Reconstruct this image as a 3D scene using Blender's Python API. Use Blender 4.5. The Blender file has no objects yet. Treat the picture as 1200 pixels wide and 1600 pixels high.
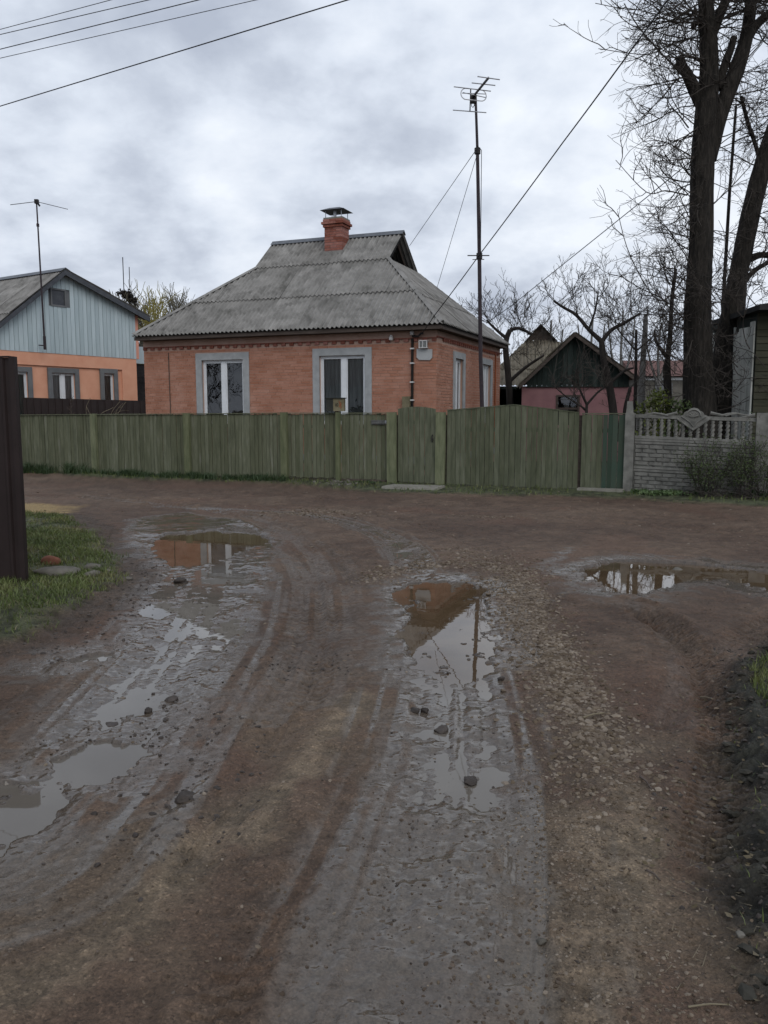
import bpy, math, random
import numpy as np
from mathutils import Matrix, Vector

scene = bpy.context.scene
R = math.radians
# ------------------------------------------------------------------ camera, sky, sun, exposure
FPX = 1280.0                       # focal length in pixels of the 1200x1600 photograph
PITCH = math.atan(155 / FPX)
EYE = 1.6
cam_data = bpy.data.cameras.new('camera')
cam_data.sensor_fit = 'VERTICAL'
cam_data.sensor_height = 32.0
cam_data.sensor_width = 24.0
cam_data.lens = 32.0 * FPX / 1600
cam_data.clip_start = 0.05
cam_data.clip_end = 3000
cam = bpy.data.objects.new('camera', cam_data)
cam.location = (0, 0, EYE)
cam.rotation_euler = (math.pi / 2 - PITCH, 0, 0)
scene.collection.objects.link(cam)
scene.camera = cam

SUN_ELEV, SUN_AZ = R(38), R(160)   # azimuth clockwise from +Y
world = bpy.data.worlds.new('World')
scene.world = world
world.use_nodes = True
nt = world.node_tree
nt.nodes.clear()


def N(tree, typ, **kw):
    n = tree.nodes.new(typ)
    for k, v in kw.items():
        setattr(n, k, v)
    return n


def ramp_set(node, stops, interp='LINEAR'):
    r = node.color_ramp
    r.interpolation = interp
    while len(r.elements) > len(stops):
        r.elements.remove(r.elements[-1])
    while len(r.elements) < len(stops):
        r.elements.new(0.5)
    for e, (p, c) in zip(r.elements, stops):
        e.position = p
        e.color = (*c, 1) if len(c) == 3 else c


def build_sky():
    L = nt.links.new
    sky = N(nt, 'ShaderNodeTexSky', sky_type='NISHITA', sun_disc=False, sun_elevation=SUN_ELEV, sun_rotation=SUN_AZ)
    tc = N(nt, 'ShaderNodeTexCoord')
    sep = N(nt, 'ShaderNodeSeparateXYZ')
    L(tc.outputs['Generated'], sep.inputs[0])
    zc = N(nt, 'ShaderNodeMath', operation='MAXIMUM')
    L(sep.outputs['Z'], zc.inputs[0]); zc.inputs[1].default_value = 0.0
    za = N(nt, 'ShaderNodeMath', operation='ADD')
    L(zc.outputs[0], za.inputs[0]); za.inputs[1].default_value = 0.38
    dx = N(nt, 'ShaderNodeMath', operation='DIVIDE'); L(sep.outputs['X'], dx.inputs[0]); L(za.outputs[0], dx.inputs[1])
    dy = N(nt, 'ShaderNodeMath', operation='DIVIDE'); L(sep.outputs['Y'], dy.inputs[0]); L(za.outputs[0], dy.inputs[1])
    cb = N(nt, 'ShaderNodeCombineXYZ'); L(dx.outputs[0], cb.inputs[0]); L(dy.outputs[0], cb.inputs[1])
    cb.inputs[2].default_value = 3.7
    big = N(nt, 'ShaderNodeTexNoise'); big.inputs['Scale'].default_value = 1.7; big.inputs['Detail'].default_value = 6
    big.inputs['Roughness'].default_value = 0.52; big.inputs['Distortion'].default_value = 0.0
    L(cb.outputs[0], big.inputs['Vector'])
    fine = N(nt, 'ShaderNodeTexNoise'); fine.inputs['Scale'].default_value = 4.2; fine.inputs['Detail'].default_value = 7
    fine.inputs['Roughness'].default_value = 0.55; fine.inputs['Distortion'].default_value = 0.1
    L(cb.outputs[0], fine.inputs['Vector'])
    mixn = N(nt, 'ShaderNodeMath', operation='MULTIPLY_ADD')
    L(fine.outputs['Fac'], mixn.inputs[0]); mixn.inputs[1].default_value = 0.62
    half = N(nt, 'ShaderNodeMath', operation='MULTIPLY'); L(big.outputs['Fac'], half.inputs[0]); half.inputs[1].default_value = 0.58
    L(half.outputs[0], mixn.inputs[2])
    rp = N(nt, 'ShaderNodeValToRGB')
    ramp_set(rp, [(0.47, (0.435, 0.485, 0.585)), (0.56, (0.545, 0.60, 0.70)), (0.64, (0.69, 0.75, 0.85)), (0.76, (0.86, 0.91, 0.985))])
    L(mixn.outputs[0], rp.inputs[0])
    # an overcast sky grows brighter towards the zenith
    up = N(nt, 'ShaderNodeMapRange'); up.inputs['From Min'].default_value = 0.0; up.inputs['From Max'].default_value = 0.9
    up.inputs['To Min'].default_value = 9.7; up.inputs['To Max'].default_value = 10.8
    L(zc.outputs[0], up.inputs['Value'])
    sc = N(nt, 'ShaderNodeVectorMath', operation='SCALE'); L(rp.outputs[0], sc.inputs[0]); L(up.outputs[0], sc.inputs['Scale'])
    cover = N(nt, 'ShaderNodeMapRange'); cover.inputs['From Min'].default_value = 0.36; cover.inputs['From Max'].default_value = 0.44
    cover.inputs['To Min'].default_value = 0.86; cover.inputs['To Max'].default_value = 1.0
    L(mixn.outputs[0], cover.inputs['Value'])
    # the cloud is thinner, so paler, towards the upper right
    nrm = N(nt, 'ShaderNodeVectorMath', operation='NORMALIZE'); L(tc.outputs['Generated'], nrm.inputs[0])
    dt = N(nt, 'ShaderNodeVectorMath', operation='DOT_PRODUCT'); L(nrm.outputs[0], dt.inputs[0])
    az, el = math.atan2(330, FPX), math.atan2(480, FPX)
    dt.inputs[1].default_value = (math.sin(az) * math.cos(el), math.cos(az) * math.cos(el), math.sin(el))
    thin = N(nt, 'ShaderNodeMapRange', interpolation_type='SMOOTHSTEP'); thin.inputs['From Min'].default_value = 0.93; thin.inputs['From Max'].default_value = 1.0
    thin.inputs['To Min'].default_value = 0.0; thin.inputs['To Max'].default_value = 0.07
    L(dt.outputs['Value'], thin.inputs['Value'])
    tadd = N(nt, 'ShaderNodeMath', operation='ADD'); L(mixn.outputs[0], tadd.inputs[0]); L(thin.outputs[0], tadd.inputs[1])
    L(tadd.outputs[0], rp.inputs[0])
    mx = N(nt, 'ShaderNodeMix', data_type='RGBA')
    L(cover.outputs[0], mx.inputs['Factor']); L(sky.outputs[0], mx.inputs['A']); L(sc.outputs[0], mx.inputs['B'])
    bg = N(nt, 'ShaderNodeBackground'); bg.inputs['Strength'].default_value = 0.1
    out = N(nt, 'ShaderNodeOutputWorld')
    L(mx.outputs['Result'], bg.inputs[0]); L(bg.outputs[0], out.inputs[0])


build_sky()
sun_data = bpy.data.lights.new('sun', 'SUN')
sun_data.energy = 1.0
sun_data.angle = R(40)
sun_data.color = (1.0, 0.96, 0.9)
sun = bpy.data.objects.new('sun', sun_data)
sd = Vector((math.sin(SUN_AZ) * math.cos(SUN_ELEV), math.cos(SUN_AZ) * math.cos(SUN_ELEV), math.sin(SUN_ELEV)))
sun.rotation_euler = sd.to_track_quat('Z', 'Y').to_euler()
sun.location = sd * 50
scene.collection.objects.link(sun)
scene.view_settings.view_transform = 'Standard'
scene.view_settings.look = 'None'
scene.view_settings.exposure = 0.08
scene.view_settings.gamma = 1.0
scene.view_settings.use_curve_mapping = False

# ------------------------------------------------------------------ measuring helpers
cp, sp = math.cos(PITCH), math.sin(PITCH)


def ray(u, v):
    x = (u - 600) / FPX; z = -(v - 800) / FPX
    return Vector((x, cp + z * sp, -sp + z * cp))


def at(u, v, Y):                    # the point of a pixel's sight line at distance Y
    d = ray(u, v)
    return Vector((0, 0, EYE)) + d * (Y / d.y)


def gr(u, v, z=0.0):                # where the sight line meets the ground
    d = ray(u, v)
    return Vector((0, 0, EYE)) + d * ((z - EYE) / d.z)


STREET = R(-21.8)                   # direction of the cross street and of everything along it
SX = Vector((math.cos(STREET), math.sin(STREET), 0))
SY = Vector((-SX.y, SX.x, 0))
FENCE0 = gr(612, 757)


def fen(x, y=0.0, z=0.0):           # a point in the fence's own frame
    return FENCE0 + SX * x + SY * y + Vector((0, 0, z))


# ------------------------------------------------------------------ object helpers
COL = scene.collection


def tag(o, label=None, cat=None, group=None, kind=None):
    if label: o['label'] = label
    if cat: o['category'] = cat
    if group: o['group'] = group
    if kind: o['kind'] = kind
    return o


def thing(name, label, cat, loc=(0, 0, 0), rotz=0.0, group=None):
    o = bpy.data.objects.new(name, None)
    o.empty_display_size = 0.2
    o.location = loc
    o.rotation_euler = (0, 0, rotz)
    COL.objects.link(o)
    return tag(o, label, cat, group)


class MB:
    """collects shapes, then links them as one mesh object"""
    def __init__(self, T=None):
        self.v = []; self.f = []; self.r = []; self.rnd = 0.5; self.T = T

    def add(self, vs, fs):
        b = len(self.v)
        if self.T is not None:
            vs = [self.T @ Vector(p) for p in vs]
        self.v.extend([tuple(p) for p in vs])
        self.r.extend([self.rnd] * len(vs))
        self.f.extend([tuple(b + i for i in f) for f in fs])

    def box(self, x0, x1, y0, y1, z0, z1, skip=()):
        vs = [(x0, y0, z0), (x1, y0, z0), (x1, y1, z0), (x0, y1, z0), (x0, y0, z1), (x1, y0, z1), (x1, y1, z1), (x0, y1, z1)]
        fs = {'b': (0, 3, 2, 1), 't': (4, 5, 6, 7), 'f': (0, 1, 5, 4), 'r': (1, 2, 6, 5), 'k': (2, 3, 7, 6), 'l': (3, 0, 4, 7)}
        self.add(vs, [f for k, f in fs.items() if k not in skip])

    def hexa(self, bottom, top):
        self.add(list(bottom) + list(top), [(0, 3, 2, 1), (4, 5, 6, 7), (0, 1, 5, 4), (1, 2, 6, 5), (2, 3, 7, 6), (3, 0, 4, 7)])

    def poly(self, pts):
        self.add(pts, [tuple(range(len(pts)))])

    def prism(self, pts, off):
        n = len(pts); off = Vector(off)
        vs = [Vector(p) for p in pts] + [Vector(p) + off for p in pts]
        self.add(vs, [tuple(range(n)), tuple(range(2 * n - 1, n - 1, -1))] + [(i, i + n, (i + 1) % n + n, (i + 1) % n) for i in range(n)])

    def tube(self, pts, r0, r1=None, n=6, cap=True, radii=None):
        pts = [Vector(p) for p in pts]
        k = len(pts)
        if radii is None:
            r1 = r0 if r1 is None else r1
            radii = [r0 + (r1 - r0) * i / max(1, k - 1) for i in range(k)]
        vs = []
        side = None
        for i, p in enumerate(pts):
            t = (pts[min(i + 1, k - 1)] - pts[max(i - 1, 0)])
            t = t.normalized() if t.length > 1e-9 else Vector((0, 0, 1))
            if side is None:
                side = t.orthogonal().normalized()
            side = side - t * side.dot(t)
            side = side.normalized() if side.length > 1e-6 else t.orthogonal().normalized()
            b = t.cross(side)
            for j in range(n):
                a = 2 * math.pi * j / n
                vs.append(p + (side * math.cos(a) + b * math.sin(a)) * radii[i])
        fs = []
        for i in range(k - 1):
            for j in range(n):
                j2 = (j + 1) % n
                fs.append((i * n + j, i * n + j2, (i + 1) * n + j2, (i + 1) * n + j))
        if cap:
            fs.append(tuple(range(n - 1, -1, -1)))
            fs.append(tuple((k - 1) * n + j for j in range(n)))
        self.add(vs, fs)

    def lathe(self, c, prof, n=12):
        c = Vector(c)
        vs = [c + Vector((r * math.cos(2 * math.pi * j / n), r * math.sin(2 * math.pi * j / n), z)) for r, z in prof for j in range(n)]
        fs = []
        for i in range(len(prof) - 1):
            for j in range(n):
                j2 = (j + 1) % n
                fs.append((i * n + j, i * n + j2, (i + 1) * n + j2, (i + 1) * n + j))
        fs.append(tuple(range(n - 1, -1, -1)))
        fs.append(tuple((len(prof) - 1) * n + j for j in range(n)))
        self.add(vs, fs)

    def build(self, name, mat, parent=None, smooth=False):
        me = bpy.data.meshes.new(name)
        me.from_pydata(self.v, [], self.f)
        at_ = me.attributes.new('rnd', 'FLOAT', 'POINT')
        at_.data.foreach_set('value', np.array(self.r, dtype=np.float32))
        if smooth:
            me.polygons.foreach_set('use_smooth', np.ones(len(me.polygons), dtype=bool))
        me.materials.append(mat)
        me.update()
        o = bpy.data.objects.new(name, me)
        COL.objects.link(o)
        if parent is not None:
            o.parent = parent
        return o


def mesh_np(name, v, f, mat, parent=None, attrs=None, smooth=False):
    """fast mesh from numpy: v (n,3), f (m,k)"""
    me = bpy.data.meshes.new(name)
    v = np.ascontiguousarray(v, dtype=np.float32); f = np.ascontiguousarray(f, dtype=np.int32)
    m, k = f.shape
    me.vertices.add(len(v)); me.vertices.foreach_set('co', v.ravel())
    me.loops.add(m * k); me.loops.foreach_set('vertex_index', f.ravel())
    me.polygons.add(m)
    me.polygons.foreach_set('loop_start', np.arange(0, m * k, k, dtype=np.int32))
    me.polygons.foreach_set('loop_total', np.full(m, k, dtype=np.int32))
    me.polygons.foreach_set('use_smooth', np.full(m, smooth, dtype=bool))
    for an, av in (attrs or {}).items():
        av = np.asarray(av, dtype=np.float32)
        if av.ndim == 1:
            me.attributes.new(an, 'FLOAT', 'POINT').data.foreach_set('value', av)
        else:
            c4 = np.ones((len(av), 4), dtype=np.float32); c4[:, :3] = av
            me.attributes.new(an, 'FLOAT_COLOR', 'POINT').data.foreach_set('color', c4.ravel())
    me.materials.append(mat)
    me.update(calc_edges=True)
    me.validate()
    o = bpy.data.objects.new(name, me)
    COL.objects.link(o)
    if parent is not None:
        o.parent = parent
    return o


# ------------------------------------------------------------------ materials
def mat(name, cols, scale=4.0, detail=6, stretch=(1, 1, 1), rough=0.85, bump=0.25, bscale=40.0, rnd=0.0, orand=0.0,
        spec=0.25, metal=0.0, distort=0.0, rough_var=0.0, dist=0.01, lo=0.32, hi=0.68):
    m = bpy.data.materials.new(name)
    m.use_nodes = True
    t = m.node_tree
    L = t.links.new
    p = t.nodes['Principled BSDF']
    tc = N(t, 'ShaderNodeTexCoord')
    info = N(t, 'ShaderNodeObjectInfo')
    off = N(t, 'ShaderNodeVectorMath', operation='ADD')
    if orand:
        sc = N(t, 'ShaderNodeMath', operation='MULTIPLY'); L(info.outputs['Random'], sc.inputs[0]); sc.inputs[1].default_value = 37.0
        L(sc.outputs[0], off.inputs[1])
    L(tc.outputs['Object'], off.inputs[0])
    mp = N(t, 'ShaderNodeMapping'); mp.inputs['Scale'].default_value = stretch
    L(off.outputs[0], mp.inputs[0])
    n1 = N(t, 'ShaderNodeTexNoise'); n1.inputs['Scale'].default_value = scale; n1.inputs['Detail'].default_value = detail
    n1.inputs['Roughness'].default_value = 0.62; n1.inputs['Distortion'].default_value = distort
    L(mp.outputs[0], n1.inputs['Vector'])
    rp = N(t, 'ShaderNodeValToRGB')
    k = len(cols)
    ramp_set(rp, [(lo + (hi - lo) * i / max(1, k - 1), c) for i, c in enumerate(cols)])
    L(n1.outputs['Fac'], rp.inputs[0])
    col = rp.outputs[0]
    if rnd or orand:
        val = N(t, 'ShaderNodeMath', operation='MULTIPLY_ADD')
        if rnd:
            a = N(t, 'ShaderNodeAttribute', attribute_name='rnd'); L(a.outputs['Fac'], val.inputs[0]); amt = rnd
        else:
            L(info.outputs['Random'], val.inputs[0]); amt = orand
        val.inputs[1].default_value = 2 * amt; val.inputs[2].default_value = 1 - amt
        hs = N(t, 'ShaderNodeHueSaturation'); L(val.outputs[0], hs.inputs['Value']); L(col, hs.inputs['Color'])
        sat = N(t, 'ShaderNodeMath', operation='MULTIPLY_ADD'); L(val.outputs[0], sat.inputs[0])
        sat.inputs[1].default_value = -0.5; sat.inputs[2].default_value = 1.5
        L(sat.outputs[0], hs.inputs['Saturation'])
        col = hs.outputs[0]
    L(col, p.inputs['Base Color'])
    p.inputs['Roughness'].default_value = rough
    p.inputs['Metallic'].default_value = metal
    p.inputs['Specular IOR Level'].default_value = spec
    if rough_var:
        rv = N(t, 'ShaderNodeMapRange'); rv.inputs['To Min'].default_value = rough - rough_var; rv.inputs['To Max'].default_value = rough + rough_var
        L(n1.outputs['Fac'], rv.inputs['Value']); L(rv.outputs[0], p.inputs['Roughness'])
    if bump:
        n2 = N(t, 'ShaderNodeTexNoise'); n2.inputs['Scale'].default_value = bscale; n2.inputs['Detail'].default_value = 5
        L(mp.outputs[0], n2.inputs['Vector'])
        b = N(t, 'ShaderNodeBump'); b.inputs['Strength'].default_value = bump; b.inputs['Distance'].default_value = dist
        L(n2.outputs['Fac'], b.inputs['Height']); L(b.outputs[0], p.inputs['Normal'])
    return m


def glass_mat(name, tint=(0.88, 0.91, 0.91), refl=1.0):
    m = bpy.data.materials.new(name)
    m.use_nodes = True
    t = m.node_tree; t.nodes.clear(); L = t.links.new
    tr = N(t, 'ShaderNodeBsdfTransparent'); tr.inputs[0].default_value = (*tint, 1)
    gl = N(t, 'ShaderNodeBsdfGlossy'); gl.inputs['Roughness'].default_value = 0.02
    fr = N(t, 'ShaderNodeFresnel'); fr.inputs['IOR'].default_value = 2.0
    tc = N(t, 'ShaderNodeTexCoord')
    nz = N(t, 'ShaderNodeTexNoise'); nz.inputs['Scale'].default_value = 1.3
    L(tc.outputs['Object'], nz.inputs['Vector'])
    bp = N(t, 'ShaderNodeBump'); bp.inputs['Strength'].default_value = 0.25; bp.inputs['Distance'].default_value = 0.02
    L(nz.outputs['Fac'], bp.inputs['Height']); L(bp.outputs[0], gl.inputs['Normal'])
    mx = N(t, 'ShaderNodeMixShader'); L(fr.outputs[0], mx.inputs[0]); L(tr.outputs[0], mx.inputs[1]); L(gl.outputs[0], mx.inputs[2])
    o = N(t, 'ShaderNodeOutputMaterial'); L(mx.outputs[0], o.inputs[0])
    return m


M = {}
M['brick'] = mat('brick', [(0.305, 0.140, 0.092), (0.375, 0.180, 0.120), (0.425, 0.228, 0.165)], scale=1.6, rnd=0.13, bscale=60, bump=0.3, lo=0.3, hi=0.7)
M['mortar'] = mat('mortar', [(0.33, 0.20, 0.15), (0.42, 0.275, 0.215), (0.48, 0.34, 0.28)], scale=1.1, bump=0.3)
M['red_brick'] = mat('red_brick', [(0.20, 0.078, 0.058), (0.29, 0.115, 0.085)], scale=9, rnd=0.25)
M['slate'] = mat('asbestos_cement', [(0.112, 0.108, 0.100), (0.205, 0.198, 0.186), (0.28, 0.27, 0.255)], scale=2.2, detail=9, stretch=(1, 1, 1), rough=0.9, bump=0.3, bscale=50, orand=0.09, distort=0.6)
M['slate_old'] = mat('weathered_slate', [(0.07, 0.06, 0.045), (0.14, 0.122, 0.092), (0.19, 0.17, 0.13)], scale=3.0, orand=0.2, rough=0.9)
M['eave_wood'] = mat('eave_wood', [(0.055, 0.042, 0.035), (0.10, 0.08, 0.068)], scale=5, stretch=(0.4, 4, 4), rnd=0.2)
M['cement'] = mat('cement_render', [(0.27, 0.28, 0.285), (0.37, 0.38, 0.385)], scale=4, rough=0.9, bscale=80)
M['white_plastic'] = mat('white_plastic', [(0.62, 0.64, 0.66), (0.72, 0.74, 0.76)], scale=3, rough=0.4, bump=0, spec=0.5)
M['glass'] = glass_mat('window_glass')
M['dark_room'] = mat('unlit_room_wall', [(0.012, 0.012, 0.013), (0.04, 0.04, 0.04)], scale=1.5, bump=0)  # near-black colour paints in the shade of unlit rooms
M['curtain'] = mat('net_curtain', [(0.62, 0.63, 0.63), (0.80, 0.81, 0.81)], scale=2, stretch=(6, 6, 0.5), bump=0)
M['reflection_curtain'] = mat('reflection_grey_curtain', [(0.34, 0.35, 0.34), (0.52, 0.53, 0.52)], scale=2, stretch=(6, 6, 0.5), bump=0)  # its grey stands in for the house reflected in the panes
M['teal_curtain'] = mat('teal_curtain', [(0.16, 0.25, 0.24), (0.24, 0.34, 0.33)], scale=2, stretch=(6, 6, 0.5), bump=0)
M['plant_leaf'] = mat('house_plant_leaf', [(0.012, 0.025, 0.012), (0.03, 0.05, 0.025)], scale=10, bump=0, rough=0.5)
M['dark_metal'] = mat('dark_metal', [(0.018, 0.017, 0.018), (0.04, 0.036, 0.036)], scale=8, rough=0.5, metal=0.4, bump=0.1)
M['rust_pole'] = mat('rusty_mast', [(0.022, 0.018, 0.022), (0.045, 0.032, 0.036)], scale=12, rough=0.6, bump=0.15)
M['alu'] = mat('aluminium', [(0.30, 0.31, 0.33), (0.42, 0.43, 0.45)], scale=10, rough=0.45, metal=0.7, bump=0)
M['cable'] = mat('cable_rubber', [(0.02, 0.02, 0.022), (0.035, 0.035, 0.038)], scale=10, rough=0.7, bump=0)
M['porcelain'] = mat('porcelain', [(0.45, 0.44, 0.43), (0.62, 0.61, 0.6)], scale=20, rough=0.3, bump=0, spec=0.5)
M['zinc'] = mat('zinc_sheet', [(0.22, 0.23, 0.25), (0.36, 0.37, 0.39)], scale=4, rough=0.5, metal=0.5, bump=0.1)
M['dark_hat'] = mat('dark_sheet', [(0.045, 0.05, 0.06), (0.08, 0.085, 0.095)], scale=6, rough=0.5, bump=0.1)
M['ridge'] = mat('ridge_metal', [(0.085, 0.092, 0.105), (0.14, 0.15, 0.165)], scale=5, rough=0.6, bump=0.15)
M['board'] = mat('green_fence_paint', [(0.068, 0.073, 0.047), (0.098, 0.105, 0.066), (0.122, 0.128, 0.082), (0.165, 0.166, 0.132)], scale=3.2, stretch=(3.5, 3.5, 0.6), detail=8, rough=0.85, orand=0.17, bump=0.4, bscale=16, lo=0.3, hi=0.72)
M['post'] = mat('green_post_paint', [(0.090, 0.102, 0.056), (0.128, 0.140, 0.078), (0.17, 0.177, 0.105)], scale=3.2, stretch=(4, 4, 0.8), rough=0.8, orand=0.12, bump=0.35, bscale=18)
M['gate_board'] = mat('faded_gate_paint', [(0.062, 0.069, 0.044), (0.096, 0.104, 0.066), (0.135, 0.140, 0.098)], scale=3.4, stretch=(3.5, 3.5, 0.6), detail=8, rough=0.88, orand=0.15, bump=0.4, bscale=16, lo=0.3, hi=0.72)
M['fresh_board'] = mat('fresh_green_paint', [(0.050, 0.058, 0.040), (0.028, 0.060, 0.043)], scale=1.4, stretch=(2, 2, 0.6), rough=0.75, orand=0.2, bump=0.3)
M['concrete'] = mat('weathered_shaded_concrete', [(0.095, 0.095, 0.086), (0.155, 0.152, 0.138), (0.215, 0.21, 0.192)], scale=5, detail=8, rough=0.92, rnd=0.12, bscale=90, bump=0.35)  # weathered tone, darkened further to stand in for tree shade
M['brown_sheet'] = mat('dark_brown_profiled_sheet', [(0.017, 0.011, 0.010), (0.026, 0.017, 0.016)], scale=3, rough=0.55, bump=0.05)
M['blue_board'] = mat('pale_blue_cladding', [(0.38, 0.46, 0.485), (0.47, 0.55, 0.575)], scale=2.5, stretch=(3, 3, 0.4), rough=0.6, orand=0.1, bump=0.1)
M['orange'] = mat('orange_plaster', [(0.64, 0.31, 0.20), (0.72, 0.385, 0.26)], scale=2.0, rough=0.9, bscale=120, bump=0.2)
M['pink_quoin'] = mat('pink_plaster_strip', [(0.60, 0.27, 0.20), (0.66, 0.32, 0.24)], scale=3)
M['grey_trim'] = mat('grey_plaster_trim', [(0.12, 0.125, 0.13), (0.165, 0.17, 0.175)], scale=4)
M['pink'] = mat('pink_plaster', [(0.235, 0.122, 0.128), (0.315, 0.168, 0.172)], scale=2.2, rough=0.9, bump=0.2)
M['black_board'] = mat('dark_green_boards', [(0.010, 0.016, 0.014), (0.028, 0.04, 0.035)], scale=3, stretch=(5, 5, 0.6), orand=0.3)
M['white_slat'] = mat('whitewashed_sheet', [(0.34, 0.35, 0.32), (0.58, 0.59, 0.55)], scale=3, stretch=(2, 2, 0.5), orand=0.2)
M['olive_board'] = mat('olive_clapboard', [(0.028, 0.030, 0.019), (0.055, 0.052, 0.034)], scale=3, stretch=(0.6, 4, 6), orand=0.2)
M['dark_roof'] = mat('dark_felt_roof', [(0.012, 0.013, 0.013), (0.03, 0.03, 0.03)], scale=4)
M['red_roof'] = mat('dull_red_roof', [(0.10, 0.055, 0.048), (0.15, 0.08, 0.07)], scale=3)
M['far_wall'] = mat('grey_plaster', [(0.09, 0.085, 0.075), (0.14, 0.13, 0.115)], scale=3)
M['bark'] = mat('bark', [(0.008, 0.007, 0.006), (0.021, 0.018, 0.015), (0.042, 0.036, 0.030)], scale=6, stretch=(3, 3, 0.6), detail=9, rough=0.95, bump=0.9, bscale=14, dist=0.04)
M['dark_bark'] = mat('dark_bark', [(0.014, 0.012, 0.011), (0.034, 0.029, 0.026)], scale=8, stretch=(2, 2, 0.6), rough=0.95, bump=0.6, bscale=20, dist=0.02)
M['twig'] = mat('twig_bark', [(0.030, 0.025, 0.022), (0.055, 0.047, 0.04)], scale=8, rough=0.9, bump=0)
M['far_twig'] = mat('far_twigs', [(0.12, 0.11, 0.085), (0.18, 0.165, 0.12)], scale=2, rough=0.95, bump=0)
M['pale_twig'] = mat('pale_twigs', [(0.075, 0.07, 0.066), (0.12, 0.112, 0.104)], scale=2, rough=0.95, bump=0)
M['willow'] = mat('willow_shoots', [(0.20, 0.18, 0.055), (0.30, 0.26, 0.085)], scale=1, rough=0.9, bump=0)
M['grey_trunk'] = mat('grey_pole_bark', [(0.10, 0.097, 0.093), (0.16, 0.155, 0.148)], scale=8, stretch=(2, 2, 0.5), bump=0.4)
M['thuja'] = mat('thuja_foliage', [(0.045, 0.065, 0.012), (0.13, 0.15, 0.03)], scale=5, rnd=0.35, bump=0, rough=0.7)
M['leaf'] = mat('spring_leaf', [(0.035, 0.055, 0.018), (0.075, 0.10, 0.035)], scale=6, rnd=0.35, bump=0, rough=0.6)
M['grass'] = mat('grass_blade', [(0.048, 0.066, 0.020), (0.095, 0.122, 0.036), (0.16, 0.152, 0.065)], scale=1.6, rnd=0.35, bump=0, rough=0.6)
M['tuft'] = mat('bulb_leaves', [(0.022, 0.040, 0.016), (0.05, 0.078, 0.032)], scale=3, rnd=0.35, bump=0, rough=0.5)
M['weed'] = mat('ground_weed', [(0.05, 0.085, 0.03), (0.10, 0.14, 0.06)], scale=4, rnd=0.3, bump=0, rough=0.6)
M['stone'] = mat('pale_stone', [(0.070, 0.064, 0.054), (0.15, 0.138, 0.118)], scale=6, rnd=0.3, bscale=60)
M['gravel'] = mat('road_gravel', [(0.085, 0.064, 0.046), (0.175, 0.138, 0.100)], scale=9, rnd=0.45, bscale=90, rough=0.85)
M['clod'] = mat('mud_clod', [(0.030, 0.024, 0.020), (0.058, 0.046, 0.039)], scale=12, rnd=0.3, rough=0.55, bscale=60, bump=0.5)
M['red_lump'] = mat('red_brick_lump', [(0.115, 0.046, 0.030), (0.19, 0.080, 0.052)], scale=14, bscale=60)
M['crumb'] = mat('earth_crumb', [(0.050, 0.036, 0.026), (0.098, 0.073, 0.054)], scale=14, rnd=0.35, rough=0.85, bscale=80)
M['soil_lump'] = mat('soil_lump', [(0.018, 0.017, 0.013), (0.042, 0.038, 0.029)], scale=14, rnd=0.4, rough=0.9, bscale=80)
M['litter'] = mat('dead_leaf', [(0.05, 0.04, 0.022), (0.13, 0.105, 0.065)], scale=9, rnd=0.4, rough=0.8, bump=0)
M['straw'] = mat('dry_stalk', [(0.13, 0.11, 0.075), (0.22, 0.185, 0.125)], scale=10, bump=0)
M['slab'] = mat('concrete_slab', [(0.15, 0.14, 0.12), (0.22, 0.21, 0.18)], scale=5)
M['mailbox'] = mat('rusty_box', [(0.10, 0.085, 0.05), (0.16, 0.14, 0.085), (0.20, 0.175, 0.11)], scale=6, rough=0.7)
M['mailbox_side'] = mat('dark_box_side', [(0.02, 0.022, 0.02), (0.045, 0.045, 0.038)], scale=6)
M['black_paint'] = mat('black_paint', [(0.012, 0.01, 0.01), (0.02, 0.018, 0.016)], scale=10, bump=0)
M['rust_red'] = mat('rust_red_paint', [(0.22, 0.06, 0.025), (0.32, 0.10, 0.04)], scale=14, bump=0)
M['plaque'] = mat('white_enamel', [(0.36, 0.37, 0.37), (0.42, 0.43, 0.43)], scale=3, rough=0.35, bump=0)
M['lamp_glass'] = mat('lamp_glass', [(0.10, 0.11, 0.10), (0.20, 0.21, 0.20)], scale=20, rough=0.1, bump=0, spec=0.6)

# ------------------------------------------------------------------ numpy noise
rs = np.random.RandomState(11)
_tab = rs.rand(256, 256).astype(np.float32)


def vnoise(x, y, seed=0):
    x = x + seed * 17.31; y = y + seed * 9.77
    xi = np.floor(x).astype(np.int32); yi = np.floor(y).astype(np.int32)
    fx = (x - xi).astype(np.float32); fy = (y - yi).astype(np.float32)
    fx = fx * fx * (3 - 2 * fx); fy = fy * fy * (3 - 2 * fy)
    x0 = xi & 255; x1 = (xi + 1) & 255; y0 = yi & 255; y1 = (yi + 1) & 255
    a = _tab[x0, y0] * (1 - fx) + _tab[x1, y0] * fx
    b = _tab[x0, y1] * (1 - fx) + _tab[x1, y1] * fx
    return a * (1 - fy) + b * fy


def fbm(x, y, s, o=4, seed=0):
    t = 0; a = 1.0; w = 0
    for i in range(o):
        t = t + a * vnoise(x * s, y * s, seed + i * 3); w += a
        a *= 0.5; s *= 2.03
    return t / w


def sstep(a, b, x):
    t = np.clip((x - a) / (b - a), 0, 1)
    return t * t * (3 - 2 * t)


def gpoly(px):
    return [tuple(gr(u, v).xy) for u, v in px]


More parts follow.
